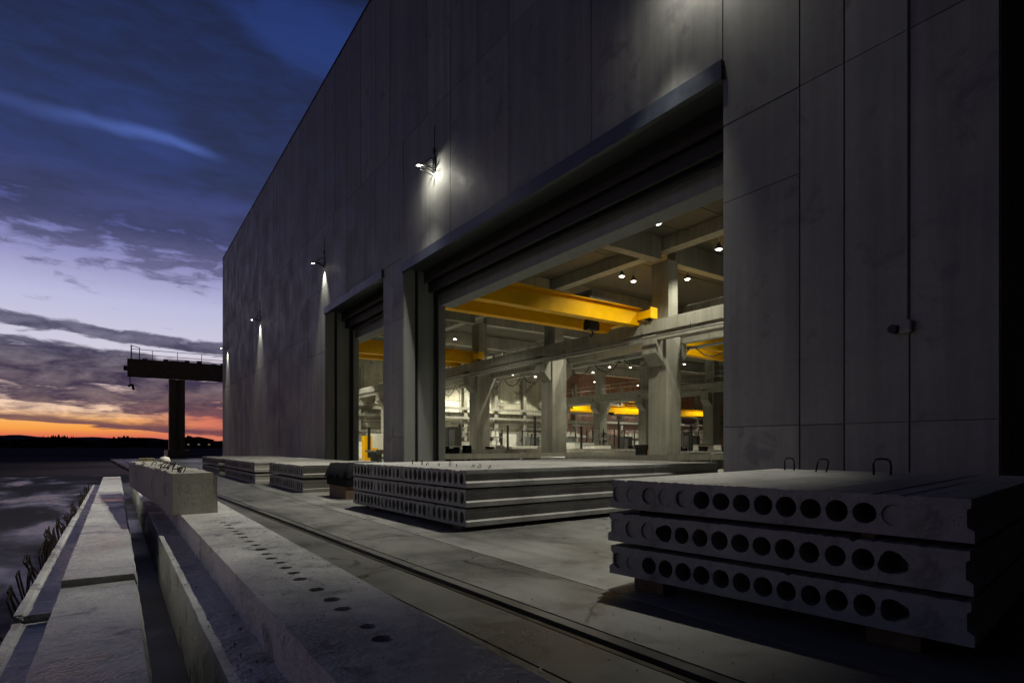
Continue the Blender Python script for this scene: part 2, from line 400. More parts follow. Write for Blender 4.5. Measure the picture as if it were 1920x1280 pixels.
# openings along the facade (y0, y1)
OPEN = [(-9.0, 2.35), (6.28, 20.2), (22.2, 30.06)]
LT = R(6.93); TOP = R(19.1)
edges = [-12.5, -9.0, -5.4, -1.5, 2.35, 3.33, 4.19, 4.87, 6.28, 9.75, 13.1, 16.5, 19.86, 20.2, 22.2, 23.05, 26.7, 30.06, 33.4, 36.9, 40.3, 43.8, 47.2, 50.7, 54.2, 57.7, 61.2, 64.7]
pan = MB(); fr = random.Random(11)
def panel(y0, y1, z0, z1, gap=.012):
    off = fr.uniform(-.003, .003)
    pan.box(WX + off, WX + .022, y0 + gap, y1 - gap, z0 + gap * .55, z1 - gap * .55, fr.uniform(.78, 1.18))
up = [-12.5, -9, -5.4, -1.5, 2.35, 4.19, 6.28, 9.75, 13.1, 16.5, 19.9, 23.05, 26.7, 30.06, 33.4, 36.9, 40.3, 43.8, 47.2, 50.7, 54.2, 57.7, 61.2, 64.7]
for a, b_ in zip(up[:-1], up[1:]):
    lo = R(11.6) if a > 6 else R(9.9)
    zs = [lo, TOP]
    g_ = .015 if a < 20 else .02
    panel(a, (a + b_) / 2, lo, TOP, g_); panel((a + b_) / 2, b_, lo, TOP, g_ * .7)
    mid = (a + b_) / 2
    if any(o[0] - .1 < mid < o[1] + .1 for o in OPEN) or (19.8 < a < 23.1):
        if a < 19.8 and b_ > 19.8: panel(a, b_, LT, lo)
        elif abs(a - 19.9) < .1: panel(19.9, 20.2, LT, lo, .004); panel(20.2, b_, R(7.2), lo)
        else: panel(a, b_, LT if a > 6 and a < 20 else (R(7.2) if a > 20 else LT), lo)
def pier(ylist, rows):
    for a, b_ in zip(ylist[:-1], ylist[1:]):
        for z0, z1 in zip(rows[:-1], rows[1:]): panel(a, b_, z0, z1)
pier([2.35, 3.33, 4.19], [0, R(.33), R(5.75), R(9.9)])
pier([4.19, 4.87], [0, R(.33), R(5.75), R(9.9)]); pier([4.87, 6.28], [0, R(.33), R(4.36), R(5.75), R(9.9)])
pier([20.2, 21.2, 22.2], [0, R(.33), R(4.9), R(7.2)])
for a, b_ in zip([30.06, 33.4, 36.9, 40.3, 43.8, 47.2, 50.7, 54.2, 57.7, 61.2], [33.4, 36.9, 40.3, 43.8, 47.2, 50.7, 54.2, 57.7, 61.2, 64.7]):
    j = {30.06: [R(4.95), R(8.3)], 33.4: [R(4.75), R(6.2)], 36.9: [R(6.2)], 40.3: [R(5.9), R(8.6)]}.get(a, [R(5.83)] if fr.random() < .6 else [R(5.83), R(8.7)])
    rows = [0, R(-.2)] + j + [R(11.6)]
    m_ = (a + b_) / 2
    for z0, z1 in zip(rows[:-1], rows[1:]):
        panel(a, m_, z0, z1, .016); panel(m_, b_, z0, z1, .016)
pier([-12.5, -9.0], [0, R(.33), R(5.75), R(9.9)])
facade = pan.build('facade_wall', M_FAC, hall)
# backing walls behind the panels (1.75 m thick piers, jambs recessed by the guides)
bk = MB()
B0 = WX + .034
for (a, b_) in [(-12.5, -9.12), (2.47, 6.16), (20.32, 22.08), (30.18, 64.7)]:
    bk.box(B0, IN, a, b_, 0, R(6.6))
bk.box(B0, IN, -12.5, 64.7, R(7.21), TOP - .01)
bk.box(B0, IN, 2.47, 6.16, R(6.6), R(7.21)); bk.box(B0, IN, 20.32, 22.08, R(6.6), R(7.21)); bk.box(B0, IN, 30.18, 64.7, R(6.6), R(7.21)); bk.box(B0, IN, -12.5, -9.12, R(6.6), R(7.21))
bk.build('inner_wall', M_JAMB, hall)
def doorway(y0, y1, ft, fascia_drop, lb, closed=False):
    """fascia, soffit, shutter box, inner lintel and the grooved jambs of one gateway; heights from the eye"""
    b = MB(); b.box(WX - .09, B0 - .002, y0 - .03, y1 + .03, R(ft - fascia_drop), R(ft - .004)); b.build('door_fascia', M_FASC, hall, .006)
    b = MB(); b.box(B0, 9.86, y0 - .12, y1 + .12, R(ft - .16), R(7.21)); b.box(9.86, 9.92, y0 - .12, y1 + .12, R(ft - .62), R(7.2)); b.build('soffit', M_BOX, hall)
    b = MB(); b.box(10.05, 10.16, y0, y1, R(ft - .95), R(ft - .55)); b.box(9.95, 10.5, y0, y1, R(ft - .5), R(ft - .12)); b.box(10.3, 10.42, y0, y1, R(ft - 1.05), R(ft - .6)); b.build('shutter_box', M_DARK, hall)
    b = MB(); b.box(10.6, 11.2, y0 - .1, y1 + .1, R(lb), R(ft - .45)); b.build('door_lintel', M_JAMB, hall, .01)
    for sgn, yy in ((-1, y1), (1, y0)):
        b = MB(); h = R(ft - .17)
        for xa, xb in ((B0, 9.48), (9.62, 10.28), (10.5, 10.8)):
            ya, yb = sorted((yy, yy - sgn * .119)); b.box(xa, xb, ya, yb, 0, h)
        b.build('door_jamb', M_JAMB, hall)
        b = MB()
        for xa, xb in ((9.485, 9.615), (10.285, 10.495)):
            ya, yb = sorted((yy - sgn * .07, yy - sgn * .118)); b.box(xa, xb, ya, yb, 0, h)
        ya, yb = sorted((yy + sgn * .05, yy - sgn * .06)); b.box(10.50 - .22, 10.33, ya, yb, 0, h)
        b.build('guide_rail', M_DARK, hall)
    if closed:
        b = MB()
        for k in range(28): b.box(10.2, 10.24, y0 + .01, y1 - .01, .01 + k * .29, .29 + k * .29 - .012)
        b.build('rolling_door', M_DARK, hall)
doorway(6.28, 20.2, 6.93, .36, 5.55)
doorway(22.2, 30.06, 7.2, .36, 5.75)
doorway(-9.0, 2.35, 6.93, .36, 5.55, True)
# roof, end walls
b = MB(); b.box(WX + .03, 96.5, -12.4, 64.6, TOP - .3, TOP - .05); b.build('roof', M_JAMB, hall)
b = MB(); b.box(WX - .04, WX + .3, -12.6, 64.75, TOP + .002, TOP + .05); b.build('coping', M_FASC, hall)
b = MB()
for k in range(22):
    x0 = IN + .05 + k * 3.9; b.box(x0, x0 + 3.88, 64.66, 64.95, 0, TOP, rnd.uniform(.9, 1.1))
b.box(WX, IN + .04, 64.705, 64.95, 0, TOP)
b.build('end_wall', M_FAC, hall)
# inside faces: stained end wall with ledges (light part and reddish part)
def innerwall(x0, x1, mat, name, rowz):
    b = MB(); k = 0; x = x0
    while x < x1 - .1:
        wd = min(rnd.choice((2.4, 3.2, 3.9)), x1 - x)
        for z0, z1 in zip(rowz[:-1], rowz[1:]):
            b.box(x + .02, x + wd - .02, 64.15 + rnd.uniform(0, .06), 64.6, z0 + .03, z1 - .03, rnd.uniform(.7, 1.15))
        x += wd
    b.build(name, mat, hall)
innerwall(10.85, 53, M_WALLI, 'back_wall', [0, 2.6, 4.2, 5.6, 7.2, R(10.8)])
innerwall(53, 95, M_REDW, 'back_wall', [0, 2.8, 4.6, 6.6, R(10.8)])
b = MB(); b.box(10.85, 95, 64.605, 64.655, 0, R(10.9)); b.build('back_wall_core', M_INT, hall)
for (za, zb, dep, x0, x1) in ((3.05, 3.3, .7, 12, 52), (4.45, 4.6, .45, 24, 52), (5.6, 5.72, .3, 14, 50), (4.7, 4.95, .6, 53.3, 94)):
    b = MB(); b.box(x0, x1, 64.14 - dep, 64.14, za, zb); b.build('ledge', M_INT, hall)
for k in range(18):
    x_ = 13.2 + k * 4.7
    MB().box(x_, x_ + .5, 63.55, 64.13, 0, R(9)).build('pilaster', M_INT, hall)
for za in (R(3.4), R(4.6)):
    MB().box(12, 94, 63.3, 63.54, za, za + .3).build('wall_beam', M_INT, hall)
b = MB(); b.box(95.2, 95.5, -12.5, 64.6, 0, R(10.8)); b.build('side_wall', M_INT, hall)
b = MB(); b.box(10.85, 95.1, -12.5, -12.2, 0, R(10.8)); b.build('side_wall', M_INT, hall)
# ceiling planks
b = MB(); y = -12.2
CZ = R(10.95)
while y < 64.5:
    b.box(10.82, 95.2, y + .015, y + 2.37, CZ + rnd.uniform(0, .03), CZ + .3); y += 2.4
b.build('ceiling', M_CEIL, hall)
# columns and beams
ROWA = 24.0; ROWB = 50.0
YA = [1.6, 10.95, 20.3, 29.65, 39.1, 48.5, 57.8]; YB = [9, 18, 27.3, 36.2, 45.0, 52.5, 60.2]
def column(cx, cy, wid, zc):
    """lower shaft, slimmer upper shaft with a flute, corbels both sides"""
    s = wid / 2
    b = MB(); b.box(-s, s, -s, s, 0, zc); b.box(-s - .03, s + .03, -s * .42, -s * .30, 0, zc - .1)
    o = b.build('column', M_INT, hall, .03, (cx, cy, .004))
    b = MB(); b.box(-s * .62, s * .62, -s * .95, s * .95, zc + .001, R(9.7)); b.box(-s * .66, s * .66, -s * .18, -s * .05, zc, R(9.7)); u = b.build('upper_shaft', M_INT, o, .02)
    for sg in (-1, 1):
        b = MB(); q = s * .8
        pts = [(sg * s, zc - 1.55), (sg * (s + .62), zc - .95), (sg * (s + .62), zc), (sg * s, zc)]
        if sg < 0: pts = pts[::-1]
        b.prism_y(pts, -q, q); b.build('corbel', M_INT, o, .015)
ZR0 = R(5.72)
for y in YA: column(ROWA, y, 1.2, ZR0)
for y in YB: column(ROWB, y, 1.2, R(5.55))
def ibeam_y(x, y0, y1, z0, z1, hw, name='runway_beam'):
    h = z1 - z0; prof = [(x - hw * .75, z0), (x + hw * .75, z0), (x + hw * .75, z0 + h * .22), (x + hw * .45, z0 + h * .34), (x + hw * .45, z0 + h * .6), (x + hw, z0 + h * .72), (x + hw, z1), (x - hw, z1), (x - hw, z0 + h * .72), (x - hw * .45, z0 + h * .6), (x - hw * .45, z0 + h * .34), (x - hw * .75, z0 + h * .22)]
    MB().prism_y(prof, y0, y1).build(name, M_INT, hall)
def runway(xc, ys, z0, z1):
    ends = [-12] + ys + [63.8]
    for a, b_ in zip(ends[:-1], ends[1:]):
        for dx in (-.98, .98):
            MB().box(xc + dx - .28, xc + dx + .28, a + .02, b_ - .02, z1 - .62, z1).box(xc + dx - .17, xc + dx + .17, a + .3, b_ - .3, z0, z1 - .621).build('runway_beam', M_INT, hall, .01)
runway(ROWA, YA, ZR0 - .28, R(6.45)); runway(ROWB, YB, R(5.3), R(6.3))
for a, b_ in zip([-12] + YA, YA + [63.8]):
    MB().box(11.0, 11.5, a + .02, b_ - .02, R(5.85), R(6.45)).build('runway_beam', M_INT, hall, .01)
for y in YA:
    for x0, x1 in ((10.83, 23.45), (24.55, 49.4), (50.6, 95)):
        MB().prism_y([(0, 0)] * 0 or [(x0, R(9.72)), (x1, R(9.72)), (x1, CZ - .01), (x0, CZ - .01)], y - .28, y + .28).build('roof_beam', M_INT, hall, .02)
for xc, ys in ((ROWA, YA), (ROWB, YB)):
    MB().box(xc - .35, xc + .35, -12, 64, R(10.25), CZ - .012).build('roof_beam', M_INT, hall, .02)
for x in (17.4, 37):
    for a, b_ in zip(YA[:-1], YA[1:]): MB().box(x - .2, x + .2, a + .3, b_ - .3, R(10.35), CZ - .012).build('roof_beam', M_INT, hall)

# ------------------------------------------------------------------ bridge cranes
def bridge_crane(x0, x1, y0, z0, label, gap=2.3, hh=.78, trolley=.45, rail=True):
    c = empty('bridge_crane', label, 'crane', (0, y0, R(z0)), 0, 'yellow bridge cranes under the hall roof')
    for dy in (0, gap):
        b = MB(); b.box(x0, x1, dy, dy + .5, -.12, hh * .72); g_ = b.build('girder', M_YEL, c, .01)
        b = MB(); b.box(x0, x1 - .0, dy + .10, dy + .46, hh * .721, hh * .97); b.box(x0, x1, dy - .06, dy + .56, hh * .971, hh * 1.03); b.build('top_flange', M_YEL, g_)
    for xe in (x0 - .1, x1 - .35):
        b = MB(); b.box(xe, xe + .45, -.9, gap + 1.4, .13, .55); b.box(xe - .03, xe + .48, -.96, -.90, .10, .66); e_ = b.build('end_carriage', M_YEL, c, .01)
        for yy in (-.6, gap + 1.1):
            b = MB(); b.tube([(xe + .05, yy, .16), (xe + .4, yy, .16)], .15, 14); b.build('wheel', M_DARK, e_)
    if rail:
        b = MB(); zt = hh * 1.03
        for zz in (.55, 1.02): b.tube([(x0 + .5, gap + .5, zt + zz), (x1 - .5, gap + .5, zt + zz), (x1 - .38, gap + .5, zt + zz - .1), (x1 - .38, gap + .5, zt)], .028)
        x = x0 + .6
        while x < x1 - .6: b.tube([(x, gap + .5, zt), (x, gap + .5, zt + 1.02)], .018, 5); x += 1.25
        b.build('handrail', M_YEL, c)
        x = x0 + .4
        while x < x1 - .8: MB().box(x, x + .5, gap + .2, gap + .42, zt, zt + rnd.uniform(.08, .3)).build('cable_box', M_GREY, c); x += rnd.uniform(.7, 1.3)
    if trolley is not None:
        xt = x0 + (x1 - x0) * trolley
        b = MB(); b.box(xt - .9, xt + .9, .3, gap + .2, hh * 1.04, hh * 1.04 + .25); b.box(xt - .5, xt + .3, .6, gap - .1, hh * 1.3, hh * 1.3 + .5); b.box(xt - .35, xt + .35, .62, gap - .12, .35, hh * 1.03); tr = b.build('trolley', M_GREY, c, .02)
        b = MB()
        for dx in (-.12, .12): b.tube([(xt + dx, gap * .5, hh), (xt + dx, gap * .5, -.25)], .02)
        b.tube([(xt - .3, gap * .5, -.05), (xt + .3, gap * .5, -.05)], .24, 14); b.box(xt - .38, xt + .38, gap * .5 - .2, gap * .5 + .2, -.45, -.05)
        b.tube([(xt, gap * .5, -.4), (xt + .1, gap * .5, -.6), (xt, gap * .5, -.78), (xt - .13, gap * .5, -.68)], .045, 8); b.build('hook_block', M_DARK, tr)
bridge_crane(11.4, 22.9, 20.9, 6.45, 'nearest big yellow bridge crane, above the wide gateway, with dark hook block', trolley=.78)
bridge_crane(11.4, 23.2, 38.3, 6.55, 'yellow bridge crane farther in on the same runway, its end by the third column', trolley=None)
bridge_crane(25.4, 48.8, 21.6, 6.0, 'yellow bridge crane low at the right edge of the wide gateway', trolley=None)
bridge_crane(51.2, 82, 60.0, 5.0, 'far thin yellow bridge crane in front of the reddish back wall', trolley=.3)

# walkway railing along the runway between columns
wr = empty('walkway_railing', 'pale steel walkway railing standing on the concrete crane runway', 'railing')
b = MB()
for zz in (.55, 1.05): b.tube([(ROWA + 1.0, 29.9, R(6.45) + zz), (ROWA + 1.0, 63, R(6.45) + zz)], .03, 5)
b.build('handrail', M_GALV, wr)
y = 30
while y < 63: MB().tube([(ROWA + 1, y, R(6.452)), (ROWA + 1, y, R(7.5))], .025, 5).build('post', M_GALV, wr); y += 1.4
y = 31
while y < 48: MB().box(ROWA + .78, ROWA + .82, y, y + 1.1, R(6.5), R(7.2)).build('mesh_panel', M_WHITE, wr); y += 1.5
b = MB()
for zz in (.5, 1.0): b.tube([(ROWA + 1.0, 11.2, R(6.45) + zz), (ROWA + 1.0, 19.6, R(6.45) + zz)], .025, 5)
y = 11.3
while y < 19.6: b.tube([(ROWA + 1, y, R(6.452)), (ROWA + 1, y, R(7.45))], .02, 5); y += 1.1
b.build('handrail', M_GALV, wr)

wr2 = empty('walkway_railing', 'far steel walkway railing on the second concrete runway deeper in the hall', 'railing')
b = MB()
for zz in (.55, 1.05): b.tube([(ROWB - 1.2, 12, R(6.3) + zz), (ROWB - 1.2, 63, R(6.3) + zz)], .035, 5)
b.build('handrail', M_GALV, wr2)
y = 12.2
while y < 63: MB().tube([(ROWB - 1.2, y, R(6.302)), (ROWB - 1.2, y, R(7.35))], .03, 5).build('post', M_GALV, wr2); y += 1.7
# pipes and cable trays under the ceiling and along the runway
for (x_, z_, lab_, rr_) in ((22.55, 5.55, 'thin grey pipe clipped under the nearest crane runway', .05),):
    tp = empty('ceiling_pipe', lab_, 'pipe', (x_, 0, R(z_)))
    b = MB(); b.tube([(0, -10, 0), (0, 63.5, 0)], rr_, 10); b.build('pipe', M_GALV, tp)
    b = MB(); y = 2
    while y < 62: b.tube([(0, y, 0), (0, y, (CZ - R(z_)) if z_ > 6 else .35)], .015, 5); y += 3.1
    b.build('hanger', M_DARK, tp)
tt = empty('cable_tray', 'long cable tray with hanging loops below the nearest crane runway', 'cable tray', (25.4, 0, R(5.2)))
MB().box(-.2, .2, -10, 63.5, 0, .08).build('tray', M_GALV, tt)
b = MB(); y = 12
while y < 60: b.tube([(0, y, 0), (0, y + .5, -.45), (0, y + 1.1, -.6), (0, y + 1.7, -.4), (0, y + 2.2, 0)], .03, 5); y += 2.6
b.build('cable', M_DARK, tt)
# ------------------------------------------------------------------ ceiling lamps, some of them added only to light the hall
def unp(px, py, z):
    d = 1069 * z / (835 - py); t_ = (px - 960) / 1069; r_ = t_ * d
    return (d * .5707 + r_ * .8212, d * .8212 - r_ * .5707)
lamps = [(unp(1233, 412, 10.2), 'above the right end of the nearest yellow crane'), (unp(1348, 461, 10.2), 'at the top right, close to the gateway pier'), (unp(1188, 522, 10.2), 'just left of the nearest column top'),
         (unp(1289, 518, 10.2), 'just right of the nearest column top'), (unp(940, 605, 10.2), 'right of the third column, under the crane girder'), (unp(853, 632, 10.2), 'leftmost through the wide gateway, above the farther crane'),
         (unp(926, 646, 10.2), 'low between the third and second columns'), (unp(1015, 592, 10.2), 'just left of the second column top'), (unp(1112, 707, 9.0), 'lowest of the small cluster between the second and nearest columns'),
         (unp(1143, 694, 9.6), 'left one of a pair left of the nearest column'), (unp(1182, 695, 9.6), 'right one of a pair left of the nearest column'), (unp(1283, 689, 9.6), 'low beside the nearest column on its right'),
         (unp(1166, 522, 9.9), 'small twin beside another lamp left of the nearest column'), ((17, 12), None), ((17, 33), None), ((17, 50), None), ((37, 12), None), ((37, 32), None), ((37, 46), None), ((37, 60), None), ((62, 40), None), ((64, 57), None), ((80, 56), None), ((16, 59), None)]  # entries without a place text are added, unseen lamps for more light
lamps += [((x_, 61.0), 'low lamp hung close to the back wall ' + l_) for x_, l_ in ((20.5, 'far left'), (26.5, 'left, through the narrow gateway'), (33.6, 'behind the third column'), (38.5, 'right of the third column'), (42.5, 'midway to the second column'), (46.2, 'left of the second column'), (57, 'before its reddish part'), (66, 'behind the nearest column'))]
for i, ((x, y), lab) in enumerate(lamps):
    zz = R(9.6 if i == 8 else (9.2 if y == 61.0 else 10.0))
    if lab: L = empty('ceiling_lamp', 'lit round hall lamp ' + lab if y != 61.0 else lab, 'lamp', (x, y, zz), 0, 'round lamps under the hall ceiling')
    else: L = empty('ceiling_lamp', 'round hall lamp added for extra light, hidden or half hidden by columns and beams', 'lamp', (x, y, zz), 0, 'round lamps under the hall ceiling')
    b = MB(); n = 14; prof = [(.05, .36), (.08, .26), (.15, .16), (.20, .02)]
    vs = [(r_ * math.cos(k * 2 * math.pi / n), r_ * math.sin(k * 2 * math.pi / n), z) for r_, z in prof for k in range(n)]
    b.add(vs, [(q * n + k, q * n + (k + 1) % n, (q + 1) * n + (k + 1) % n, (q + 1) * n + k) for q in range(3) for k in range(n)]); b.tube([(0, 0, .44), (0, 0, CZ - zz)], .02, 5)
    b.build('lamp_shade', M_GALV, L)
    b = MB(); b.tube([(0, 0, .03), (0, 0, -.01)], .11, 14); b.build('bulb', M_LAMP, L)
    ld = bpy.data.lights.new('lamp_light', 'SPOT'); ld.energy = 1300 if y == 61.0 else (4000 if y > 44 else 1650); ld.spot_size = math.radians(96 if y == 61.0 else 122); ld.spot_blend = .12 if y == 61.0 else .5; ld.color = (1, .965, .75); ld.shadow_soft_size = .2
    lo = bpy.data.objects.new('lamp_light', ld); COL.objects.link(lo); lo.parent = L; lo.location = (0, 0, -.06)
# ------------------------------------------------------------------ wall floodlights
def floodlight(y, label, energy, star=0, spill=620, z=9.4, aim=(-6.2, 1.0, -10.8), size=96, blend=.95):
    L = empty('wall_floodlight', label, 'floodlight', (WX, y, R(z)), 0, 'lit floodlights bracketed on the hall facade')
    b = MB(); b.box(-.05, -.002, -.16, .16, -.05, .75); b.build('mounting_plate', M_DARK, L)
    b = MB(); b.tube([(-.03, 0, .62), (-.25, 0, .66), (-.5, 0, .38), (-.72, 0, .24)], .028)
    b.tube([(-.03, .12, .0), (-.4, .09, .12), (-.8, .02, .16)], .03); b.tube([(-.03, -.12, .0), (-.4, -.09, .12), (-.8, -.02, .16)], .03)
    b.tube([(-.03, 0, .3), (-.4, 0, .2), (-.62, 0, .2)], .022)
    b.build('bracket', M_DARK, L)
    b = MB(); b.tube([(-.012, .03, .7), (-.012, .03, 2.4)], .014, 6); b.box(-.07, -.002, -.06, .10, 1.0, 1.2); b.build('conduit', M_DARK, L)
    b = MB()
    # open-bottomed housing tilted outwards
    b.add([(-1.05, -.13, .045), (-.75, -.13, .09), (-.75, .13, .09), (-1.05, .13, .045), (-1.0, -.11, .13), (-.78, -.11, .17), (-.78, .11, .17), (-1.0, .11, .13)],
          [(4, 5, 6, 7), (0, 1, 5, 4), (1, 2, 6, 5), (2, 3, 7, 6), (3, 0, 4, 7)])
    b.build('housing', M_GREY, L)
    b = MB(); b.add([(-.97, -.065, .052), (-.83, -.065, .075), (-.83, .065, .075), (-.97, .065, .052)], [(0, 3, 2, 1)]); b.build('glass', M_LAMPS, L)
    def emitter(kind, loc_, en, size=0, tilt=0, blend=.5, rad=.03, aim=None):
        ld = bpy.data.lights.new('flood_light', kind); ld.energy = en; ld.color = (1, .96, .82); ld.shadow_soft_size = rad
        if kind == 'SPOT': ld.spot_size = math.radians(size); ld.spot_blend = blend
        lo = bpy.data.objects.new('flood_light', ld); COL.objects.link(lo); lo.parent = L; lo.location = loc_; lo.rotation_euler = Vector(aim).to_track_quat('-Z', 'Y').to_euler() if aim else (0, math.radians(tilt), 0)
    emitter('SPOT', (-.92, 0, -.03), energy, size, 0, blend, .06, aim)
    if star:
        emitter('SPOT', (-.88, 0, -.02), star, 172, 0, .9, .02, (1, 0, -.5))
        b = MB()
        for a, w_ in ((40, .022), (348, .012), (262, .015), (205, .015)):
            a = math.radians(a); uy_, uz_ = -math.cos(a), math.sin(a)
            b.tube([(-.74, uy_ * .09, -.02 + uz_ * .09), (-.72, uy_ * .11, -.02 + uz_ * .11), (-.03, uy_ * .22, -.02 + uz_ * .22)], w_, 6)
        b.build('ray_shadow_bars', M_DARK, L)  # bars added around the lamp so their shadows draw rays on the wall
    else:
        emitter('SPOT', (-.26, 0, -.08), spill, 64, 0, .9, .02, (.10, 0, -1))
    L.scale = (.66, .66, .66)
    return L
floodlight(6.75, 'lit floodlight high on the facade above the right end of the wide gateway', 4200, 170, aim=(-3.8, 2.3, -10.8), size=72, blend=.6)
floodlight(17.6, 'brightest lit floodlight, above the left end of the wide gateway, throwing star-shaped streaks', 5200, 120, size=100, blend=1.0)
floodlight(30.2, 'lit floodlight above the left edge of the narrow gateway', 2400)
floodlight(46.4, 'lit floodlight halfway along the blank wall left of the gateways', 2000, 0, 1100)
floodlight(61.7, 'farthest lit floodlight, at the left corner of the facade', 2000, 0, 1100)
# small sensor box and its conduit on the right pier
sb = empty('sensor_box', 'small dark round-cornered sensor box on a thin conduit on the right pier', 'sensor', (WX, 3.36, R(1.64)))
b = MB(); b.box(-.09, -.002, -.08, .08, -.09, .09); b.build('housing', M_GREY, sb, .03)
b = MB(); b.tube([(-.03, .13, -.02), (-.15, .13, -.02)], .06, 12); b.box(-.07, -.01, .06, .12, -.05, .03); b.build('lens', M_DARK, sb)
b = MB(); b.tube([(-.012, 0, .08), (-.012, 0, 9)], .009, 6); b.build('conduit', M_GREY, sb)

# ------------------------------------------------------------------ hollow core slabs
def hollow_slab(name, label, loc, ang, width, length, thick, centers, rx, rz, state, seed, mat, group, zc=.5, jit=.004, crack=None):
    """hole face on the local -y side (y=0), local x = width, local y = length. state[i]: 1 open, 0 plugged, -1 none, 2 broken open"""
    q = random.Random(seed); b = MB(); m_ = 7
    nC = len(centers); cuts = [.055] + [(a + c) / 2 for a, c in zip(centers[:-1], centers[1:])] + [width - .055]
    key = {}; V = []; Fc = []
    def vert(x, y, z, j=True):
        k = (round(x, 4), round(y, 4), round(z, 4))
        if k not in key:
            dx = 0; dy = q.uniform(-jit, jit) * .12 if j else 0; dz = 0
            if j and z > thick - .001: dz = -abs(q.gauss(0, jit)) - (jit * 4 * q.random() if q.random() < .06 else 0)
            key[k] = len(V); V.append((x + dx, y + dy, z + dz))
        return key[k]
    for i, c in enumerate(centers):
        x0, x1 = cuts[i], cuts[i + 1]; st = state[i]
        out = []
        for k in range(m_): out.append((x0 + (x1 - x0) * k / m_, 0))
        for k in range(m_): out.append((x1, thick * k / m_))
        for k in range(m_): out.append((x1 - (x1 - x0) * k / m_, thick))
        for k in range(m_): out.append((x0, thick - thick * k / m_))
        oi = [vert(x, 0, z) for x, z in out]
        if st < 0: Fc.append(tuple(oi)); continue
        cz_ = thick * zc; sx_, sz_ = q.uniform(.93, 1.04), q.uniform(.93, 1.04)
        if st == 2: sx_ *= 1.18
        n_ = len(out); ring = []
        for (x, z) in out:
            a = math.atan2((z - cz_) / thick, (x - c) / (x1 - x0)); k_ = 1 + (.10 * math.sin(3 * a + seed + i) + q.uniform(-.03, .03) if st == 2 else q.uniform(-.012, .012))
            ring.append((c + rx * sx_ * k_ * math.cos(a), cz_ + rz * sz_ * k_ * math.sin(a)))
        o = len(V); V += [(x, q.uniform(-.001, .002), z) for x, z in ring]
        for k in range(n_): Fc.append((oi[k], oi[(k + 1) % n_], o + (k + 1) % n_, o + k))
        dep = {1: 1.3, 2: .35, 0: q.uniform(.008, .03)}[st]
        o2 = len(V); V += [(x, dep + (q.uniform(-.004, .004)), z) for x, z in ring]
        for k in range(n_): Fc.append((o + k, o + (k + 1) % n_, o2 + (k + 1) % n_, o2 + k))
        Fc.append(tuple(o2 + k for k in range(n_)))
    # edge strips with a shear key
    t = thick
    for sd in (0, 1):
        xi = cuts[0] if sd == 0 else cuts[-1]
        X = (lambda d: d) if sd == 0 else (lambda d: width - d)
        pr = [(0.0, 0.0), (0.0, .26 * t), (.04, .36 * t), (.04, .74 * t), (.018, .80 * t), (.018, t)]
        pv = [vert(X(d), 0, z) for d, z in pr]
        inner = [vert(xi, 0, t * k / m_) for k in range(m_ + 1)]
        face = pv + inner[::-1] if sd == 0 else inner + pv[::-1]
        if sd == 0: face = inner + pv[::-1]; face = face[::-1]
        Fc.append(tuple(face))
        for a, c in zip(pr[:-1], pr[1:]):
            k0, k1 = vert(X(a[0]), 0, a[1]), vert(X(c[0]), 0, c[1])
            l0, l1 = vert(X(a[0]), length, a[1], False), vert(X(c[0]), length, c[1], False)
            Fc.append((k0, k1, l1, l0) if sd == 1 else (k1, k0, l0, l1))
    # top and bottom strips following the ragged front edge
    for zz in (0, t):
        ed = .018 if zz else 0.0
        xsl = [ed]
        for i in range(nC): xsl += [cuts[i] + (cuts[i + 1] - cuts[i]) * k / m_ for k in range(m_)]
        xsl += [cuts[-1], width - ed]
        for a, c in zip(xsl[:-1], xsl[1:]):
            # reuse the front vertices (right edges were generated descending)
            k0, k1 = vert(a, 0, zz), vert(c, 0, zz); l0, l1 = vert(a, length, zz, False), vert(c, length, zz, False)
            Fc.append((k0, k1, l1, l0))
    bx = [vert(0, length, 0, False), vert(width, length, 0, False), vert(width - .018, length, t, False), vert(.018, length, t, False)]
    Fc.append((bx[0], bx[3], bx[2], bx[1]))
    b.add(V, Fc)
    o = b.build(name, mat, None, 0, loc, ang)
    return tag(o, label, 'concrete slab', group)
# near right stack
angR = math.atan2(-2.912, .37); LFT = Vector((4.147, 4.218))
cen = [(.036 + .0625 * i) * 2.935 for i in range(15)]
cen[0] = .112; w_ = 2.935
ST = {2: [0, 0, 0, 0, 0, 1, 1, 1, 1, 1, 1, 1, 1, 0, -1], 1: [0, 0, 0, 2, 1, 1, 1, 1, 1, 1, 1, 1, 1, 2, -1], 0: [0, 0, 1, 1, 1, 1, 1, 1, 1, 1, 1, 1, 1, 2, -1]}
for k, (lab, dx) in enumerate([('bottom hollow concrete slab of the near right stack', 0), ('middle hollow concrete slab of the near right stack', -.02), ('top hollow concrete slab of the near right stack, five cores plugged', .0)]):
    z = R(-1.297) + k * .334
    sl = hollow_slab('hollow_core_slab', lab, (LFT.x + dx, LFT.y, z), angR, w_, 3.9, .287, cen, .077, .080, ST[k], 20 + k, M_SLAB, 'hollow core slabs of the near right stack')
    topR = sl
    b = MB(); q = random.Random(70 + k)
    for c0, c1, s0, s1 in zip(cen[:-1], cen[1:], ST[k][:-1], ST[k][1:]):
        x0_, x1_ = c0 + .080, c1 - .080; zz_ = .1435 + q.uniform(-.003, .003)
        b.box(x0_, x1_, -.0022, .004, zz_, zz_ + .0025)
    b.build('core_seam', M_DARK, sl)
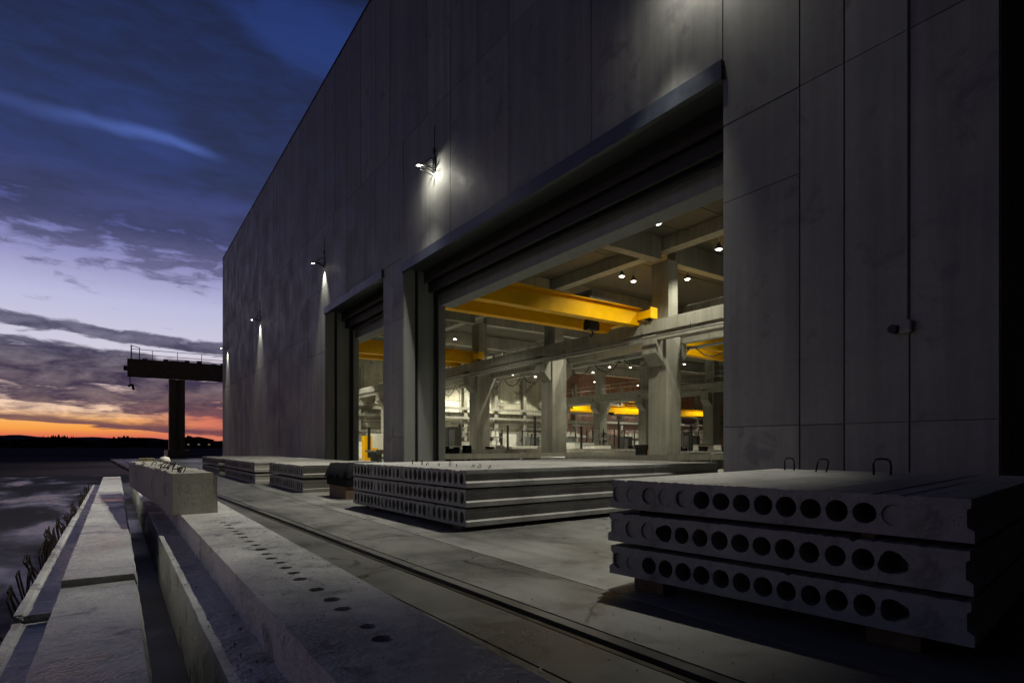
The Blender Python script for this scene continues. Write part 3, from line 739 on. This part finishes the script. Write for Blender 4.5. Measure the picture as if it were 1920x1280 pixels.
# groove across the top of the right stack and its lifting loops, local coordinates of the top slab
def loop(parent, x, y, z0, wd, h, r_=.011, ang=0.0, mat=None, bent=0.0, name='lifting_loop'):
    b = MB(); pts = []
    ca, sa = math.cos(ang), math.sin(ang)
    for (u, v_) in ((-.5, 0), (-.52, .7), (-.4, .95), (-.1, 1.0), (.25, .98), (.44, .85), (.5, .55), (.48, 0)):
        pts.append((x + ca * u * wd + bent * v_, y + sa * u * wd + bent * .3 * v_, z0 + v_ * h))
    b.tube(pts, r_, 7); return b.build(name, mat or M_RUST, parent)
loop(topR, .35, 3.55, .286, .12, .17, .011, .6); loop(topR, .85, 3.3, .286, .12, .17, .011, .3, None, .03); loop(topR, 1.62, 3.0, .286, .17, .19, .013, .1)
b = MB(); b.box(2.36, 2.372, .02, 3.88, .2875, .2895); b.build('joint_line', M_DARK, topR)
# middle stack
LM = Vector((4.65, 13.33)); angM = math.atan2(-5.06, .17); wM = 5.063
for k, lab in enumerate(['bottom hollow concrete slab of the wide stack before the big gateway', 'middle hollow concrete slab of the wide stack before the big gateway', 'top hollow concrete slab of the wide stack before the big gateway']):
    q = random.Random(50 + k); nH = 26; cM = [.06 + (wM - .12) * (i + .5) / nH for i in range(nH)]
    stt = [q.choice((1, 1, 1, 1, 2, 2, 0)) for _ in range(nH)]
    cM = [cM[i] + q.uniform(-.012, .012) for i in range(nH)]
    sl = hollow_slab('hollow_core_slab', lab, (LM.x, LM.y, R(-1.365) + k * .327), angM, wM, 7.2, .300, cM, .064, .098, stt, 60 + k, M_SLAB, 'hollow core slabs of the wide stack', jit=.007)
for i in range(9):
    loop(sl, 1.9 + i * .36 + rnd.uniform(-.05, .05), .55 + rnd.uniform(0, .2), .299, .035, rnd.uniform(.05, .13), .006, rnd.uniform(0, 3), None, rnd.uniform(-.03, .04), 'rebar_end')
# two stacks of thicker slabs on the left
def lstack(x, y0, y1, ln, zt, labs, seed, grp):
    for k, lab in enumerate(labs):
        q = random.Random(seed + k); wd = y1 - y0; nH = int(wd / .26); c_ = [.06 + (wd - .12) * (i + .5) / nH for i in range(nH)]
        hollow_slab('hollow_core_slab', lab, (x + q.uniform(-.03, .03), y1, R(zt) - .84 + k * .45), -math.pi / 2, wd, ln, .38, c_, .08, .135, [q.choice((1, 1, 2, 2, 0)) for _ in range(nH)], seed + k, M_SLABOLD, grp, jit=.012)
lstack(4.74, 18.0, 22.7, 3.4, -.60, ['lower pale slab of the stack in front of the narrow gateway', 'upper pale slab of the stack in front of the narrow gateway'], 90, 'pale slabs before the narrow gateway')
lstack(4.35, 23.4, 30.8, 3.6, -.62, ['lower pale slab of the farther left stack, beside the concrete block', 'upper pale slab of the farther left stack, beside the concrete block'], 95, 'pale slabs of the farther left stack')
lstack(4.2, 31.4, 38.0, 3.6, -.62, ['lower pale slab of the farthest stack along the blank wall', 'upper pale slab of the farthest stack along the blank wall'], 99, 'pale slabs of the farthest left stack')
# bearers and spacers
def bearer(x, y, z0, z1, lx, ly, label, rz=0, grp='timber blocks under and between the slabs'):
    o = MB().box(-lx / 2, lx / 2, -ly / 2, ly / 2, 0, z1 - z0).build('timber_block', M_WOOD, None, .006, (x, y, z0), rz)
    tag(o, label, 'timber block', grp)
ux = Vector((math.cos(angR), math.sin(angR))); uy = Vector((-ux.y, ux.x))
def loc(base, a, bb, u=ux, v=uy): P = base + u * a + v * bb; return P.x, P.y
for k, nm in enumerate(('bottom and middle', 'middle and top')):
    z = R(-1.297) + .287 + k * .334
    for s_, side in ((.25, 'left'), (2.3, 'right')):
        x, y = loc(LFT, s_, .16); bearer(x, y, z + .001, z + .046, .10, .09, f'timber spacer between {nm} slab of the near right stack, {side} side', angR)
for s_, side in ((.38, 'left'), (2.45, 'right')):
    x, y = loc(LFT, s_, .25); bearer(x, y, .003, R(-1.297) - .002, .34, .24, f'dark timber bearer under the near right stack, {side} side', angR)
um = Vector((math.cos(angM), math.sin(angM))); vm = Vector((-um.y, um.x))
for s_, side in ((.9, 'left end'), (4.6, 'right corner')):
    x, y = loc(LM, s_, .4, um, vm); bearer(x, y, .003, R(-1.365) - .002, .32, .6, f'timber bearer under the wide middle stack, at its {side}', angM)
for k, nm in enumerate(('bottom and middle', 'middle and top')):
    z = R(-1.365) + .300 + k * .327
    for s_, side in ((.7, 'left'), (4.3, 'right')):
        x, y = loc(LM, s_, .7, um, vm); bearer(x, y, z + .001, z + .026, .10, .9, f'timber spacer between {nm} slab of the wide stack, {side} side', angM)
for (x, y, nm, s_) in ((4.95, 18.6, 'pale stack before the narrow gateway', 'right'), (4.95, 21.9, 'pale stack before the narrow gateway', 'left'), (4.6, 25.4, 'farther left pale stack', 'right'), (4.6, 29.8, 'farther left pale stack', 'left'), (4.5, 33, 'farthest pale stack', 'right'), (4.5, 37, 'farthest pale stack', 'left')):
    bearer(x, y, .003, R(-.60) - .845 if x > 4.9 else R(-.62) - .845, .3, .3, f'brown timber bearer under the {nm}, {s_} one') if False else None
    zt = (R(-.60) if x > 4.9 else R(-.62)) - .842
    if zt > .02: bearer(x, y, .003, zt, .3, .3, f'brown timber bearer under the {nm}, {s_} one')
# dark covered crate between the stacks
cr = empty('covered_crate', 'dark crate under black sheeting between the pale stack and the wide stack', 'crate', (5.05, 15.1, 0), .03)
b = MB(); b.box(0, 1.5, 0, 1.5, .34, .74); b.build('crate_body', M_BLACK, cr, .02)
b = MB(); gx = 12; vs = []
qq = random.Random(5)
for j in range(gx + 1):
    for i in range(gx + 1):
        u, v_ = i / gx, j / gx; edge = min(u, v_, 1 - u, 1 - v_); vs.append((-.06 + 1.62 * u + qq.uniform(-.02, .02), -.06 + 1.62 * v_ + qq.uniform(-.02, .02), (.96 if edge > .01 else .60 + qq.uniform(-.05, .05)) + qq.uniform(-.012, .012)))
b.add(vs, [(j * (gx + 1) + i, j * (gx + 1) + i + 1, (j + 1) * (gx + 1) + i + 1, (j + 1) * (gx + 1) + i) for j in range(gx) for i in range(gx)]); b.build('sheeting', M_BLACK, cr, smooth=True)
for fx in (.05, 1.1): MB().box(fx, fx + .3, .1, 1.4, .003, .339).build('crate_foot', M_WOOD, cr, .01)

# ------------------------------------------------------------------ foreground beams
fb = random.Random(4)
def tbeam(label, y0, y1, prof, web, dz=0.0, holes=None, mat=M_BEAM, group='long concrete beams in the foreground', loops=False, tilt=0.0, seed=1):
    """inverted T beam: prof = ledge/side outline without the web top; web=(xl,xr,zt)"""
    q = random.Random(seed); th = empty('concrete_beam', label, 'concrete beam', (0, 0, 0), 0, group)
    xl, xr, zt = web; zt += dz
    ny = max(2, int((y1 - y0) / .11)); V = []; Fc = []
    full = [(x, z + (dz if z > 0.1 else 0)) for x, z in prof]
    n_ = len(full)
    for j in range(ny + 1):
        y = y0 + (y1 - y0) * j / ny
        for k, (x, z) in enumerate(full):
            jj = .0026 if z > .05 else 0
            V.append((x + q.uniform(-jj, jj), y + (q.uniform(-.006, .006) if j in (0, ny) else 0), z + (q.uniform(-jj, jj) if z < zt - .001 else (-abs(q.gauss(0, .003)) if not holes else 0))))
    hole_edge = None
    for k in range(n_):
        k2 = (k + 1) % n_
        istop = abs(full[k][1] - zt) < 1e-6 and abs(full[k2][1] - zt) < 1e-6
        if istop and holes: continue
        for j in range(ny):
            Fc.append((j * n_ + k2, j * n_ + k, (j + 1) * n_ + k, (j + 1) * n_ + k2))
    Fc.append(tuple(range(n_))); Fc.append(tuple(range((ny + 1) * n_ - 1, ny * n_ - 1, -1)))
    b = MB(); b.add(V, Fc)
    if holes:
        # web top with sunk holes: two side strips and a middle strip of holed cells
        hx, hr_, ys_ = holes; xa, xb = hx - .09, hx + .09
        b.add([(xl, y0, zt), (xa, y0, zt), (xa, y1, zt), (xl, y1, zt)], [(0, 1, 2, 3)]); b.add([(xb, y0, zt), (xr, y0, zt), (xr, y1, zt), (xb, y1, zt)], [(0, 1, 2, 3)])
        cuts = [y0]
        for yy in ys_: cuts += [yy - .085, yy + .085]
        cuts.append(y1)
        for i in range(0, len(cuts), 2):
            if cuts[i + 1] > cuts[i] + 1e-4: b.add([(xa, cuts[i], zt), (xb, cuts[i], zt), (xb, cuts[i + 1], zt), (xa, cuts[i + 1], zt)], [(0, 1, 2, 3)])
        for yy in ys_:
            m_ = 5; out = [(-1 + 2 * k / m_, -1) for k in range(m_)] + [(1, -1 + 2 * k / m_) for k in range(m_)] + [(1 - 2 * k / m_, 1) for k in range(m_)] + [(-1, 1 - 2 * k / m_) for k in range(m_)]
            rr = hr_ * q.uniform(.8, 1.1); nn = len(out); cx = hx + q.uniform(-.01, .01)
            o_ = [(hx + u * .09, yy + v_ * .085, zt) for u, v_ in out]; r1 = []; r2 = []
            for u, v_ in out:
                a = math.atan2(v_, u); k_ = rr * q.uniform(.93, 1.07); r1.append((cx + k_ * math.cos(a), yy + k_ * math.sin(a), zt - .002)); r2.append((cx + k_ * .95 * math.cos(a), yy + k_ * .95 * math.sin(a), zt - .12))
            b.add(o_ + r1 + r2, [(k, (k + 1) % nn, nn + (k + 1) % nn, nn + k) for k in range(nn)] + [(nn + k, nn + (k + 1) % nn, 2 * nn + (k + 1) % nn, 2 * nn + k) for k in range(nn)] + [tuple(2 * nn + k for k in range(nn))])
    b.build('beam_body', mat, th, .004 if not holes else 0)
    return th
Z0 = 0.0
def leftprof(zl, zw): return [(-.52, -.155), (.12, -.155), (.125, R(-.97)), (.105, R(-.9)), (-.286, R(-.9)), (-.292, R(zl)), (-.47, R(zl) ), (-.475, R(zl) + .012), (-.52, R(zl) + .012)]
s1 = tbeam('nearest rough concrete beam at the bottom left with rusty stirrups', -1.2, 4.60, leftprof(-1.10, -.9), (-.286, .105, R(-.9)), 0, seed=2)
s2 = tbeam('second concrete beam at the left, butted behind the nearest one and slightly higher', 4.64, 10.6, leftprof(-1.10, -.9), (-.286, .105, R(-.9)), .04, seed=3)
s3 = tbeam('third concrete beam at the left, farthest of its row', 10.75, 19.5, leftprof(-1.12, -.9), (-.286, .105, R(-.9)), .03, seed=4)
for th, ya, yb, dz in ((s1, -.2, 4.5, 0), (s2, 4.75, 10.5, .04), (s3, 10.9, 17.5, .03)):
    y = ya
    while y < yb:
        h = fb.uniform(.11, .19) * (1 if y < 9 else .7); lean = fb.uniform(-.07, .04); x = -.535 + fb.uniform(-.01, .01)
        b = MB(); wd = fb.uniform(.08, .2)
        b.tube([(x + .03, y, R(-1.14)), (x, y + .005, R(-1.09)), (x - .02 + lean, y + .01, R(-1.1) + h), (x - .01 + lean, y + wd * .5, R(-1.08) + h + fb.uniform(0, .03)), (x - .015 + lean, y + wd, R(-1.1) + h - .01), (x, y + wd + .01, R(-1.09)), (x + .03, y + wd + .01, R(-1.14))], .0072, 6)
        b.build('stirrup', M_RUST, th); y += fb.uniform(.2, .32)
# big beam with the row of holes
hy = []
for (px, py) in ((720, 1195), (697, 1180), (642, 1140), (622, 1123), (592, 1104), (563, 1084), (549, 1074), (535, 1063), (527, 1059), (515, 1048), (500, 1039), (487, 1029), (475, 1021), (463, 1014), (452, 1006), (443, 1000), (436, 995), (428, 989), (421, 984), (415, 979)):
    d = 1069 * .75 / (py - 835); hy.append((d - .5707 * .86) / .8212)
hy = sorted(hy); h2 = [hy[0]]
for v_ in hy[1:]:
    h2.append(max(v_, h2[-1] + .18))
big = tbeam('big long wet concrete beam with a row of round holes in its top', -1.2, 20.0,
            [(.376, -.001), (1.13, -.001), (1.131, R(-.75)), (.576, R(-.75)), (.574, R(-.957)), (.376, R(-.957))], (.576, 1.131, R(-.75)), 0, (.86, .040, [v_ for v_ in h2 if v_ < 19]), seed=9)
# weathered block lying on the big beam
bl = empty('concrete_block', 'weathered rectangular concrete beam block resting on the big holed beam', 'concrete block', (.50, 7.1, R(-.748)), .052)
b = MB(); q = random.Random(8); prof = [(0, 0), (.44, 0), (.44, .40), (.40, .455), (.015, .455), (0, .44)]
ny = 24; V = []
for j in range(ny + 1):
    for (x, z) in prof: V.append((x + (q.uniform(-.008, .008) if 0 < z else 0), j * 5.6 / ny + (q.uniform(-.01, .01)), z + (q.uniform(-.012, .008) if z > .1 else 0)))
n_ = len(prof)
b.add(V, [tuple(range(n_)), tuple(range((ny + 1) * n_ - 1, ny * n_ - 1, -1))] + [(j * n_ + (k + 1) % n_, j * n_ + k, (j + 1) * n_ + k, (j + 1) * n_ + (k + 1) % n_) for j in range(ny) for k in range(n_)])
b.build('block_body', M_BLOCK, bl)
for i in range(14):
    y = .2 + i * .12 * (1 + i * .08) + q.uniform(-.04, .04); loop(bl, .10 + q.uniform(-.04, .12), y, .43, q.uniform(.04, .10), q.uniform(.035, .09), .006, q.uniform(0, 3), None, q.uniform(-.08, .08), 'stirrup')
# debris on and behind the block
sk = MB(); sk.add(*(lambda: ([(math.cos(a) * math.cos(e) * .24, math.sin(a) * math.cos(e) * .2, .16 + math.sin(e) * .16 * (1.2 if e > 0 else 1)) for e in (-1.3, -.7, 0, .6, 1.1, 1.5) for a in [k * .5236 for k in range(12)]],
    [(r_ * 12 + k, r_ * 12 + (k + 1) % 12, (r_ + 1) * 12 + (k + 1) % 12, (r_ + 1) * 12 + k) for r_ in range(5) for k in range(12)]))())
def onground(px, d): t_ = (px - 960) / 1069; return (d * (.5707 + .8212 * t_), d * (.8212 - .5707 * t_))
x, y = onground(293, 17.5)
bp_ = empty('storage_rack', 'small rusty rack carrying a box and a sack, behind the concrete block', 'rack', (x, y, 0))
b = MB()
for dx in (-.5, .5):
    for dy in (-.2, .2): b.tube([(dx, dy, 0), (dx, dy, .84)], .025, 5)
b.box(-.55, .55, -.25, .25, .84, .87); b.build('rack_frame', M_RUST, bp_)
tag(MB().box(-.2, .2, -.2, .2, 0, .2).build('site_box', plain('dull_yellow', (.25, .2, .1), .8), None, .01, (x - .25, y, .872)), 'small dull yellow box on the rusty rack behind the concrete block', 'box')
sk_ = sk.build('cement_sack', M_WHITE, None, 0, (x + .22, y, .872), 0, True); sk_.scale = (.7, .7, .7)
tag(sk_, 'small white bulging sack on the rusty rack behind the concrete block', 'sack')
for i, (px, dd, hh) in enumerate(((445, 62, .9), (468, 58, .7), (362, 24, .2))):
    pass

# scattered crumbs of concrete on the apron and the big beam
cq = random.Random(31); cm = MB()
def crumb(x, y, z, s_):
    vs = [(x + cq.uniform(-s_, s_), y + cq.uniform(-s_, s_), z + (0 if k < 3 else s_ * cq.uniform(.5, 1.1))) for k in range(6)]
    cm.add(vs, [(0, 1, 2), (3, 5, 4), (0, 3, 4, 1), (1, 4, 5, 2), (2, 5, 3, 0)])
for _ in range(900):
    y = cq.uniform(1.5, 24); x = cq.choice((RX(y) - .66 - abs(cq.gauss(0, .35)), RX(y) + .25 + abs(cq.gauss(0, .3)), cq.uniform(1.3, 4.6), RX(y) - .08 - abs(cq.gauss(0, .1))))
    if x > 1.2 and not (RX(y) - .09 < x < RX(y) + .2): crumb(x, y, .002, cq.uniform(.003, .011) * (1.8 if cq.random() < .05 else 1))
for _ in range(260):
    y = cq.uniform(.8, 6.9); crumb(cq.uniform(.6, 1.1), y, R(-.75), cq.uniform(.002, .006))
for _ in range(200):
    y = cq.uniform(.8, 9); crumb(cq.uniform(.39, .565), y, R(-.957), cq.uniform(.003, .009))
tag(cm.build('gravel', M_SLABOLD), 'scattered crumbs of concrete and grit on the apron and beams', 'grit', kind='stuff')
# ------------------------------------------------------------------ gantry crane outside, beyond the hall
gc = empty('gantry_crane', 'dark rusty gantry crane sticking out beyond the corner of the hall', 'crane', (0, 81, 0))
GT = R(8.2)
b = MB(); b.box(1.1, 40, -.6, 1.0, GT, GT + 2.0); gi = b.build('girder', M_YELD, gc, .05)
b = MB(); b.box(5.35, 6.95, -.75, -.605, GT - .15, GT + 2.05); b.build('stiffener', M_YELD, gi)
b = MB(); b.box(5.3, 6.0, -.5, .5, 0, GT - .155); b.box(6.35, 7.0, -.5, .5, 0, GT - .155); b.box(6.0, 6.35, -.2, .2, 0, GT - .156); b.build('leg', M_YELD, gc)
b = MB(); b.tube([(5.9, -.62, GT - .4), (6.7, -.62, .6)], .06, 6); b.build('conduit', plain('pink_pipe', (.5, .3, .28), .5), gc)
b = MB(); b.box(5.0, 7.3, -3.2, 3.2, .1, .9); b.tube([(5.9, -2.6, .2), (6.5, -2.6, .2)], .35, 14); b.tube([(5.9, 2.6, .2), (6.5, 2.6, .2)], .35, 14); b.build('bogie', M_YELD, gc)
b = MB(); zt = GT + 2.0
for zz in (.55, 1.15): b.tube([(1.5, -.5, zt + zz), (40, -.5, zt + zz)], .035, 5)
b.tube([(1.5, -.5, zt), (1.5, -.5, zt + 1.6)], .07, 5); b.tube([(2.3, -.5, zt), (2.3, -.5, zt + 1.4)], .05, 5); b.tube([(1.5, -.5, zt + 1.55), (2.3, -.5, zt + 1.35)], .04, 5)
x = 3.6
while x < 40: b.tube([(x, -.5, zt), (x, -.5, zt + 1.15)], .035, 5); x += 2.6
b.build('handrail', M_YELD, gc)
x = 2.6
while x < 30: MB().box(x, x + .5, -.4, .2, zt, zt + rnd.uniform(.12, .35)).build('cable_box', M_GREY, gc); x += rnd.uniform(1.0, 2.4)
b = MB(); b.tube([(.75, .0, GT + .9), (1.1, .0, GT + .9)], .3, 10); b.tube([(1.35, 0, GT), (1.4, 0, GT - 1.1)], .05, 5); b.tube([(1.2, 0, GT - 1.2), (1.6, 0, GT - 1.0), (1.75, 0, GT - 1.6)], .16, 7); b.build('hook_block', M_DARK, gc)

# ------------------------------------------------------------------ things inside the hall
def thing_box(name, label, cat, x, y, parts, grp=None, rz=0.0, z=.006):
    th = empty(name, label, cat, (x, y, z), rz, grp)
    for (nm, mat, boxes) in parts:
        b = MB()
        if nm in ('goods', 'frame', 'foot', 'motor', 'post', 'rail'):
            for bb in boxes: MB().box(*bb).build(nm, mat, th, .01)
            continue
        for bb in boxes: b.box(*bb)
        b.build(nm, mat, th, .01)
    return th
# casting beds: long low tables
def bed(x0, x1, y0, y1, h, label):
    th = empty('casting_bed', label, 'casting bed', (0, 0, .006), 0, 'long casting beds on the hall floor')
    MB().box(x0, x1, y0, y1, h - .12, h).build('bed_top', M_WHITE, th, .01)
    MB().box(x0, x1, y0 - .04, y0 - .001, h - .22, h + .05).build('side_form', M_INT, th)
    b = MB(); x = x0 + .3
    while x < x1: b.box(x, x + .12, y0 + .1, y1 - .1, 0, h - .121); x += 1.5
    b.build('support', M_GREY, th)
bed(14.5, 33, 17.2, 18.8, .98, 'nearest long casting bed just behind the slabs in the wide gateway')
bed(12.5, 30, 24.6, 26.2, 1.0, 'second casting bed, between the nearest and second columns')
bed(13, 46, 33.2, 35.0, 1.15, 'pale casting bed crossing behind the second column')
bed(27, 48, 42.0, 44.0, 1.3, 'far pale casting bed left of the nearest column')
bed(30, 48, 26.5, 28.2, 1.0, 'casting bed right of the nearest column near the gateway pier')
# slabs lying in the hall behind the wide stack
for k, lab in enumerate(('lower plain slab lying inside the gateway near the pier', 'upper plain slab lying inside the gateway near the pier')):
    tag(MB().box(13.2, 19.5, 8.9, 10.6, .15 + k * .33, .41 + k * .33).build('concrete_slab', M_SLABOLD, None, .01), lab, 'concrete slab', 'plain slabs lying just inside the wide gateway')
tag(MB().box(14, 14.3, 9.0, 10.5, .006, .149).build('timber_block', M_WOOD, None, .005), 'timber bearer under the plain slabs inside the gateway', 'timber block', 'timber blocks under and between the slabs')
qi = random.Random(17)
cl = []
def px_item(px, d): return onground(px, d)
items = [(682, 62, 'white'), (848, 44, 'cab'), (868, 50, 'white'), (940, 62, 'board'), (958, 62, 'board'), (975, 52, 'mach'), (998, 58, 'cab'), (1012, 60, 'mach'), (1068, 58, 'cab'), (1088, 55, 'white'), (1120, 48, 'white'),
         (1150, 60, 'mach'), (1172, 56, 'cab'), (1190, 50, 'mach'), (1290, 40, 'mach'), (1300, 62, 'cab'), (1312, 48, 'white'), (1352, 50, 'white'), (905, 60, 'cab'), (1105, 66, 'mach'), (856, 33, 'mach'), (925, 44, 'mach'), (1340, 36, 'mach'), (1283, 46, 'cab')]
where = {848: 'at the left edge of the wide gateway', 868: 'left of the third column', 940: 'right of the third column', 958: 'second one right of the third column', 975: 'before the scallops of wall light', 998: 'left of the second column, nearer one',
         1012: 'touching the second column on its left', 1068: 'just right of the second column', 1088: 'between second column and the far crane', 1120: 'in the middle between second and nearest column', 1150: 'half way to the nearest column', 1172: 'left of the nearest column, back row',
         1190: 'left of the nearest column, front row', 1290: 'right of the nearest column, front row', 1300: 'right of the nearest column, back row', 1312: 'before the far right column', 1352: 'beside the gateway pier', 905: 'behind the third column', 1105: 'before the reddish back wall',
         856: 'low at the left edge, in front', 925: 'low, right of the third column, in front', 1340: 'low beside the right pier, in front', 1283: 'close behind the nearest column', 682: 'seen through the narrow gateway'}
for (px, d, kind) in items:
    d = min(d, 66 if px > 900 else 60)
    x, y = px_item(px, d); y = min(y, 62.0)
    wh = where[px]
    if kind == 'white':
        ww = qi.uniform(1.6, 2.6); hh = qi.uniform(1.3, 2.0)
        thing_box('container', f'white low container {wh}', 'container', x, y, [('body', M_WHITE, [(-ww / 2, ww / 2, -.6, .6, .12, hh)]), ('foot', M_DARK, [(-ww / 2 + .1, -ww / 2 + .3, -.5, .5, 0, .12), (ww / 2 - .3, ww / 2 - .1, -.5, .5, 0, .12)]), ('lid', M_GALV, [(-ww / 2 - .03, ww / 2 + .03, -.63, .63, hh, hh + .06)])], 'white containers on the hall floor')
    elif kind == 'board':
        thing_box('panel_rack', f'tall white board leaning rack {wh}', 'rack', x, y, [('board', M_WHITE, [(-1.3, 1.3, -.05, .05, .25, 2.7)]), ('frame', M_GREY, [(-1.36, -1.3, -.3, .3, 0, 2.8), (1.3, 1.36, -.3, .3, 0, 2.8)])], 'tall white boards near the back wall')
    elif kind == 'cab':
        hh = qi.uniform(2.0, 2.9)
        thing_box('control_cabinet', f'dark grey machine cabinet {wh}', 'cabinet', x, y, [('body', plain(f'cab{px}', (qi.uniform(.05, .14),) * 3, .6), [(-.6, .6, -.4, .4, .1, hh)]), ('door', M_GREY, [(-.5, .0, -.43, -.4, .25, hh - .2)]), ('plinth', M_DARK, [(-.55, .55, -.35, .35, 0, .1)])], 'machine cabinets in the hall')
    else:
        bx_ = []
        for _ in range(9):
            a, b_ = qi.uniform(-1.2, .9), qi.uniform(-.8, .6); h = qi.uniform(.3, 1.5); s_ = qi.uniform(.12, .5); bx_.append((a, a + s_, b_, b_ + s_, .0, h))
        thing_box('form_machine', f'cluttered low machine with pipes {wh}', 'machine', x, y, [('base', M_GREY, [(-1.3, 1.3, -.9, .9, .1, .5)]), ('motor', M_BLACK, bx_[:5]), ('post', M_GALV, bx_[5:]), ('rail', M_DARK, [(-1.4, 1.4, -.95, -.9, .9, .96), (-1.4, -1.34, -.95, -.9, 0, .9), (1.34, 1.4, -.95, -.9, 0, .9)])], 'low machines on the hall floor')
more_ = [(840, 40, 'stack of pale boards at the very left edge of the wide gateway'), (878, 41, 'stack of pale boards in front of the third column foot'), (930, 52, 'stack of pale boards below the first tall board'), (985, 47, 'stack of pale boards left of the second column'), (1062, 43, 'stack of pale boards touching the second column on its right'),
         (1098, 50, 'stack of pale boards right of the second column, farther back'), (1132, 40, 'stack of pale boards midway between second and nearest column'), (1180, 42, 'stack of pale boards left of the nearest column, in front'), (1300, 33, 'stack of pale boards right of the nearest column'), (1328, 45, 'stack of pale boards at the foot of the far right column')]
for (px, d, lab_) in more_:
    x, y = px_item(px, d); hh = qi.uniform(.7, 1.6); bb_ = []
    z_ = .12
    while z_ < hh: o1, o2 = qi.uniform(-.12, .12), qi.uniform(-.1, .1); bb_.append((-1.0 + o1, .9 + o1, -.5 + o2, .5 + o2, z_, z_ + .09)); z_ += .1
    thing_box('board_stack', lab_, 'boards', x, y, [('boards', M_WHITE if px % 4 else M_SLABOLD, bb_), ('pallet', M_WOOD, [(-1, .9, -.5, .5, .0, .118)])], 'stacks of pale boards on the hall floor')
for (px, d, hh, lab_) in ((862, 52, 3.4, 'thin mast at the left of the third column'), (952, 50, 3.2, 'thin mast right of the third column'), (1003, 50, 4.0, 'thin mast left of the second column'), (1090, 46, 3.0, 'thin mast right of the second column'), (1160, 55, 3.8, 'thin mast between the far columns'), (1296, 52, 3.3, 'thin mast right of the nearest column')):
    x, y = px_item(px, d)
    thing_box('jib_mast', lab_, 'mast', x, y, [('mast', M_DARK, [(-.07, .07, -.07, .07, 0, hh)]), ('jib', M_GREY, [(-.9, .9, -.05, .05, hh + .001, hh + .12)]), ('foot', M_GREY, [(-.3, .3, -.3, -.08, 0, .05)])], 'thin jib masts on the hall floor')
for k, (px, d, lab_) in enumerate(((846, 58, 'tall storage rack with pale goods at the left edge of the wide gateway'), (912, 60, 'tall storage rack with pale goods right behind the third column'), (1000, 63, 'tall storage rack with pale goods left of the second column'), (1075, 66, 'tall storage rack with pale goods right of the second column'), (1128, 68, 'tall storage rack before the reddish wall, left of the far columns'), (1186, 70, 'tall storage rack before the reddish wall, left of the nearest column'), (1305, 70, 'tall storage rack before the reddish wall, right of the nearest column'))):
    x, y = px_item(px, d)
    if y > 60.5: x, y = x * 60.5 / y, 60.5
    up_ = [(-1.8, -1.72, -.4, -.3, 0, 3.4), (-.04, .04, -.4, -.3, 0, 3.4), (1.72, 1.8, -.4, -.3, 0, 3.4)]
    sh_ = [(-1.8, 1.8, -.42, .4, z_, z_ + .08) for z_ in (.5, 1.4, 2.3, 3.2)]
    gd_ = []
    for z_ in (.59, 1.49, 2.39):
        x_ = -1.7
        while x_ < 1.4:
            ww = qi.uniform(.25, .7); gd_.append((x_, x_ + ww, -.3, .3, z_, z_ + qi.uniform(.2, .7))); x_ += ww + qi.uniform(.05, .3)
    thing_box('storage_rack', lab_, 'rack', x, y, [('upright', M_BLACK, up_), ('shelf', M_GREY, sh_), ('goods', M_WHITE if k % 2 else M_INT, gd_)], 'storage racks near the back wall')
x, y = px_item(690, 56)
thing_box('yellow_machine', 'tall yellow machine with dark column seen through the narrow gateway', 'machine', x, y, [('body', M_YEL, [(-.5, .3, -.4, .4, 0, 2.4)]), ('mast', M_DARK, [(-.2, .1, -.45, -.41, .3, 3.2)]), ('arm', M_YEL, [(.35, 1.0, -.2, .2, .4, 1.2)])])
x, y = px_item(708, 60)
thing_box('panel_rack', 'large white board beside the yellow machine through the narrow gateway', 'rack', x, y, [('board', M_WHITE, [(-1.1, 1.6, 0, .1, .3, 2.7)]), ('frame', M_GREY, [(-1.16, -1.1, -.3, .3, 0, 2.8), (1.6, 1.66, -.3, .3, 0, 2.8)])], 'tall white boards near the back wall')
x, y = px_item(1214, 34)
thing_box('yellow_machine', 'small dark and yellow machine at the foot of the nearest column', 'machine', x, y, [('body', M_DARK, [(-.6, .5, -.4, .4, 0, 1.5)]), ('post', M_YEL, [(.3, .42, -.5, -.41, 0, 1.9), (-.5, -.4, -.5, -.41, 0, 1.2)]), ('panel', M_GREY, [(-.35, .1, -.44, -.41, .6, 1.1)])])
